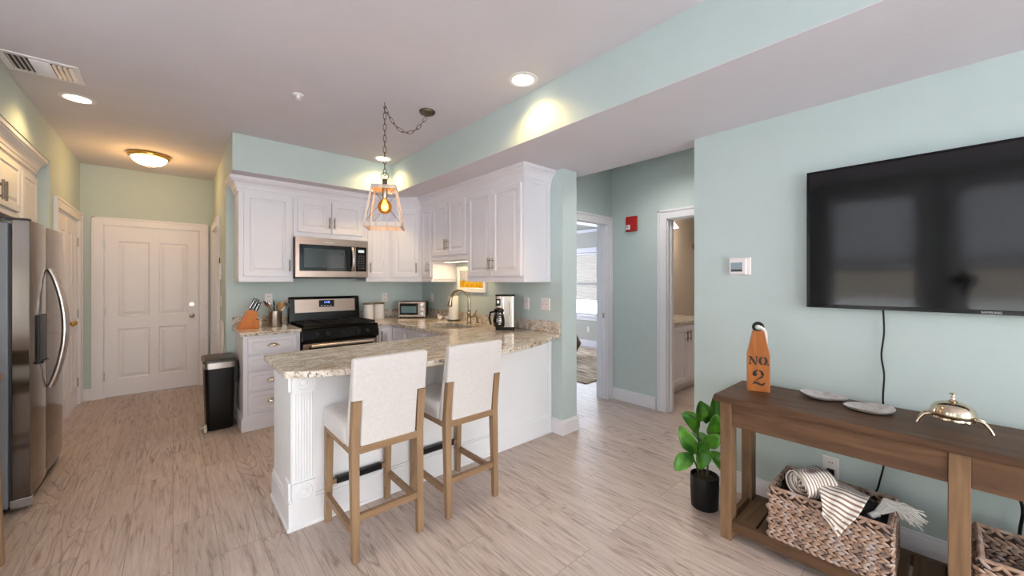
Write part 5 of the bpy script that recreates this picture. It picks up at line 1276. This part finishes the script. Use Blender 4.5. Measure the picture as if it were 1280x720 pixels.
def leaf(base, tip, width, nrm, fold=.35, curl=.25):
    base, tip, nrm = Vector(base), Vector(tip), Vector(nrm); width *= 1.1; tip = tip+(tip-base)*.24; d = tip-base; L = d.length; d = d.normalized(); n = (nrm-d*nrm.dot(d)).normalized(); u = d.cross(n); rows = []
    for i in range(13):
        q = i/12; w = width*.5*(math.sin(PI*(q**.8)*.97+.03)**.75)*(.62+.55*q)*(1 if q < .97 else .5)
        c = base+d*(L*q)+n*(L*curl*.5*math.sin(PI*q)*.5-L*curl*.35*q*q); row = []
        for j in range(7):
            v = (j-3)/3; row.append(c+u*(w*v)+n*(abs(v)*w*fold+.004*math.sin(8*q+3*v)))
        rows.append(row)
    s = MB(); s.grid(rows); o = s.build('leaf', 'leaf', t, smooth=True, angle=180); m = o.modifiers.new('thick', 'SOLIDIFY'); m.thickness = .0012
TO = -FV
for b, tp, w, nn in (
    (at(-.03, 0, .52), at(-.03, -.02, .625), .085, TO+Vector((0, 0, .4))), (at(.05, .02, .50), at(.075, .0, .655), .09, TO+Vector((0, 0, .2))),
    (at(-.04, 0, .45), at(-.125, -.03, .555), .075, TO+Vector((0, 0, .5))), (at(-.06, -.02, .33), at(-.15, -.05, .47), .095, TO+RV*-.4),
    (at(-.08, -.02, .33), at(-.185, -.06, .275), .095, TO+Vector((0, 0, 1.4))), (at(-.02, -.01, .40), at(-.06, -.08, .30), .10, TO+Vector((0, 0, .3))),
    (at(.03, 0, .44), at(.04, -.06, .56), .10, TO), (at(.04, 0, .34), at(.10, -.05, .25), .10, TO+Vector((0, 0, .8))),
    (at(.0, 0, .38), at(.035, -.08, .45), .09, TO+Vector((0, 0, .6))), (at(.05, .03, .46), at(.12, .05, .50), .09, TO+Vector((0, 0, .5))),
    (at(.04, .03, .40), at(.13, .06, .42), .085, TO+Vector((0, 0, .7))), (at(-.02, .03, .46), at(-.06, .10, .53), .09, TO), (at(.02, .03, .36), at(.0, .12, .40), .09, Vector((0, 0, 1))),
    (at(-.01, -.01, .30), at(-.05, -.06, .36), .06, TO), (at(.02, .02, .50), at(.02, .03, .60), .08, TO)):
    leaf(b, tp, w, nn)

# ------------------------------------------------------------------ left edge: counter-height table and wooden stool
t = thing('dining_table', 'counter-height wooden dining table cut off at the left edge', 'table', (-1.05, 2.7, 0))
s = MB(); s.prism(rrect(-1.44, -.648, 2.1, 3.205, .04), .885, .915); s.build('tabletop', 'tabletop', t, .004)
for x in (-1.40, -.70):
    for y in (2.16, 3.14): MB().box(x-.03, x+.03, y-.03, y+.03, 0, .884).build('leg', 'ltwood', t, .003)
for b in ((-1.37, -.73, 3.125, 3.15), (-1.37, -.73, 2.15, 2.175), (-1.41, -1.385, 2.19, 3.11), (-.715, -.69, 2.19, 3.11)): MB().box(*b, .80, .884).build('apron', 'ltwood_h', t, .002)
t = thing('wooden_stool', 'pale wooden counter stool tucked at the left edge', 'stool', (-.76, 2.93, 0))
sx, sy, sd = -.775, 2.90, .155
s = MB(); s.prism(rrect(sx-sd, sx+sd-.005, sy-sd, sy+sd, .03), .595, .648); s.build('seat', 'ltwood_h', t, .01)
for a in (-1, 1):
    for b in (-1, 1): s = MB(); taper(s, (sx+a*(sd-.015), sy+b*(sd-.0), 0), (sx+a*(sd-.03), sy+b*(sd-.03), .594), .016, .02); s.build('leg', 'ltwood', t, .002)
for b in (-1, 1): MB().box(sx-sd+.03, sx+sd-.03, sy+b*(sd-.012)-.01, sy+b*(sd-.012)+.01, .2, .23).build('stretcher', 'ltwood_h', t)
for a in (-1, 1): MB().box(sx+a*(sd-.02)-.01, sx+a*(sd-.02)+.01, sy-sd+.03, sy+sd-.03, .26, .29).build('stretcher', 'ltwood_h', t)

# ------------------------------------------------------------------ bathroom
t = thing('bathroom_vanity', 'white shaker vanity cabinet in the bathroom', 'vanity', (4.85, 2.45, 0))
vx0_, vx1_, vyf = 4.09, 5.55, 2.17
MB().box(vx0_, vx1_, vyf, 2.759, .10, .85).build('body', 'cab', t, .002); MB().box(vx0_, vx1_, vyf+.06, 2.759, 0, .10).build('toe_kick', 'cab', t)
for a, b, h in ((4.42, 4.83, 4.79), (4.84, 5.25, 4.88)):
    d = cdoor(t, (a, vyf, .13), UX, F, b-a, .69, loops=lambda q: [(0, 0), (0, q), (.055, q), (.057, q-.01), (.06, q-.01)]); pull(d, (h, vyf-.018, .70), F, .13)
t = thing('bathroom_countertop', 'speckled stone top with basin on the vanity', 'countertop', (4.85, 2.45, .851))
MB().box(vx0_-.01, vx1_+.01, vyf-.025, 2.759, .851, .887).build('slab', 'granite', t, .003); MB().box(vx0_, vx1_, 2.74, 2.759, .887, .98).build('splash', 'granite', t)
s = MB(); s.lathe([(.20, .888), (.205, .896), (.19, .898), (.16, .89), (.001, .888)], (4.75, 2.45, 0), 28, None, 1.1, .8); s.build('basin_rim', 'ceramic', t, smooth=True)
t = thing('soap_bottle', 'clear soap bottle on the vanity top', 'soap bottle', (4.72, 2.66, .888))
s = MB(); s.lathe([(.03, .899), (.032, .91), (.032, .99), (.014, 1.01), (.012, 1.03)], (4.72, 2.66, 0), 16); s.build('bottle', 'lcd', t, smooth=True); s = MB(); s.tube([(4.72, 2.66, 1.03), (4.72, 2.66, 1.06), (4.69, 2.64, 1.06)], .006, 8); s.build('pump', 'chrome', t, smooth=True)
t = thing('bathroom_mirror', 'mirror on the bathroom wall over the vanity', 'mirror', (4.8, 2.75, 1.5))
MB().box(4.3, 5.3, 2.742, 2.759, 1.08, 1.98).build('frame', 'white', t, .003); MB().box(4.34, 5.26, 2.74, 2.743, 1.12, 1.94).build('glass', 'mirror', t, 0)
t = thing('vanity_light', 'glowing white vanity lamp over the bathroom mirror', 'wall lamp', (5.3, 2.75, 2.2))
MB().box(5.15, 5.55, 2.735, 2.759, 2.20, 2.29).build('backplate', 'bronze', t, .004)
s = MB(); s.tube([(5.35, 2.74, 2.25), (5.35, 2.66, 2.26), (5.35, 2.62, 2.23)], .01, 8); s.build('arm', 'bronze', t, smooth=True)
s = MB(); s.lathe([(.03, 2.23), (.04, 2.21), (.085, 2.15), (.09, 2.145), (.001, 2.15)], (5.35, 2.60, 0), 20); s.build('lamp_shade', 'bathlamp', t, smooth=True)
d = bpy.data.lights.new('vanity_glow', 'POINT'); d.energy = 22; d.color = (1, .86, .68); d.shadow_soft_size = .06; o = bpy.data.objects.new('vanity_glow', d); COL.objects.link(o); o.parent = t; o.location = (.05, -.2, -.16)
t = thing('shower_curtain', 'white shower curtain hanging in the bathroom', 'curtain', (6.45, 2.5, .2))
s = MB(); rows = []
for z in (.15, 1.0, 1.93): rows.append([(6.45+.022*math.sin(k*.9), 2.735-.02*k*.6, z) for k in range(60)])
s.grid(rows); s.build('cloth', 'curtain', t, smooth=True, angle=180)
t = thing('curtain_rod', 'bronze shower curtain rod in the bathroom', 'rod', (6.45, 1.5, 1.95))
s = MB(); s.cyl((6.45, .2, 1.955), (6.45, 2.759, 1.955), .013, n=12); s.build('rod', 'bronze', t, smooth=True)
s = MB(); s.cyl((6.45, 2.70, 1.955), (6.45, 2.759, 1.955), .05, .055, n=16); s.build('flange', 'brass', t, smooth=True)

# ------------------------------------------------------------------ bedroom
o = tag(MB().box(4.15, 6.3, 3.2, 5.9, .001, .014).build('area_rug', 'rug', origin=(5.2, 4.5, 0), bevel=.003), 'tan woven rug on the bedroom floor', 'rug')
t = thing('wicker_pouf', 'brown wicker pouf with pointed rim in the bedroom', 'pouf', (5.32, 4.57, .014))
s = MB(); s.lathe([(.13, .014), (.18, .03), (.29, .24), (.30, .26), (.29, .28), (.20, .44), (.15, .47), (.001, .48)], (5.32, 4.57, 0), 10); s.build('woven_body', 'wicker', t)
s = MB(); s.box(6.5, 6.559, 2.8, 7.0, 2.40, 2.46); struct(s.build('trim_8', 'white'), 'white moulding high on the bedroom wall', 'moulding')

# ------------------------------------------------------------------ photographer's camera on its tripod, seen mirrored in the television
t = thing('tripod_camera', 'black camera on a tripod, mirrored in the television screen', 'camera', (-.13, -.115, 0))
bk = Vector((-.6625, -.749, 0)); rt = Vector((.749, -.6625, 0)); o0 = Vector((-.02, -.022, 1.39))
s = MB(); s.cyl(o0+bk*.02, o0+bk*.10, .038, .036, 24); ln = s.build('lens', 'black', t, smooth=True)
s = MB(); s.obox(o0+bk*.17-rt*.07-Vector((0, 0, .05)), rt, Z3, -bk, .14, .10, .07); s.obox(o0+bk*.16-rt*.03+Vector((0, 0, .05)), rt, Z3, -bk, .06, .03, .05); s.build('camera_body', 'black', t, .008)
bc = o0+bk*.135; s = MB(); s.cyl((bc.x, bc.y, .75), (bc.x, bc.y, 1.26), .018, n=14); s.cyl((bc.x, bc.y, 1.26), (bc.x, bc.y, 1.34), .035, .03, 18); s.build('centre_column', 'black', t, smooth=True)
for a in (0, 120, 240):
    d = bk*math.cos(math.radians(a))+rt*math.sin(math.radians(a)); s = MB(); s.tube([Vector((bc.x, bc.y, 1.05))+d*.03, Vector((bc.x, bc.y, .5))+d*.2, Vector((bc.x, bc.y, .008))+d*.36], [.016, .014, .010], 10); s.build('leg', 'black', t, smooth=True)
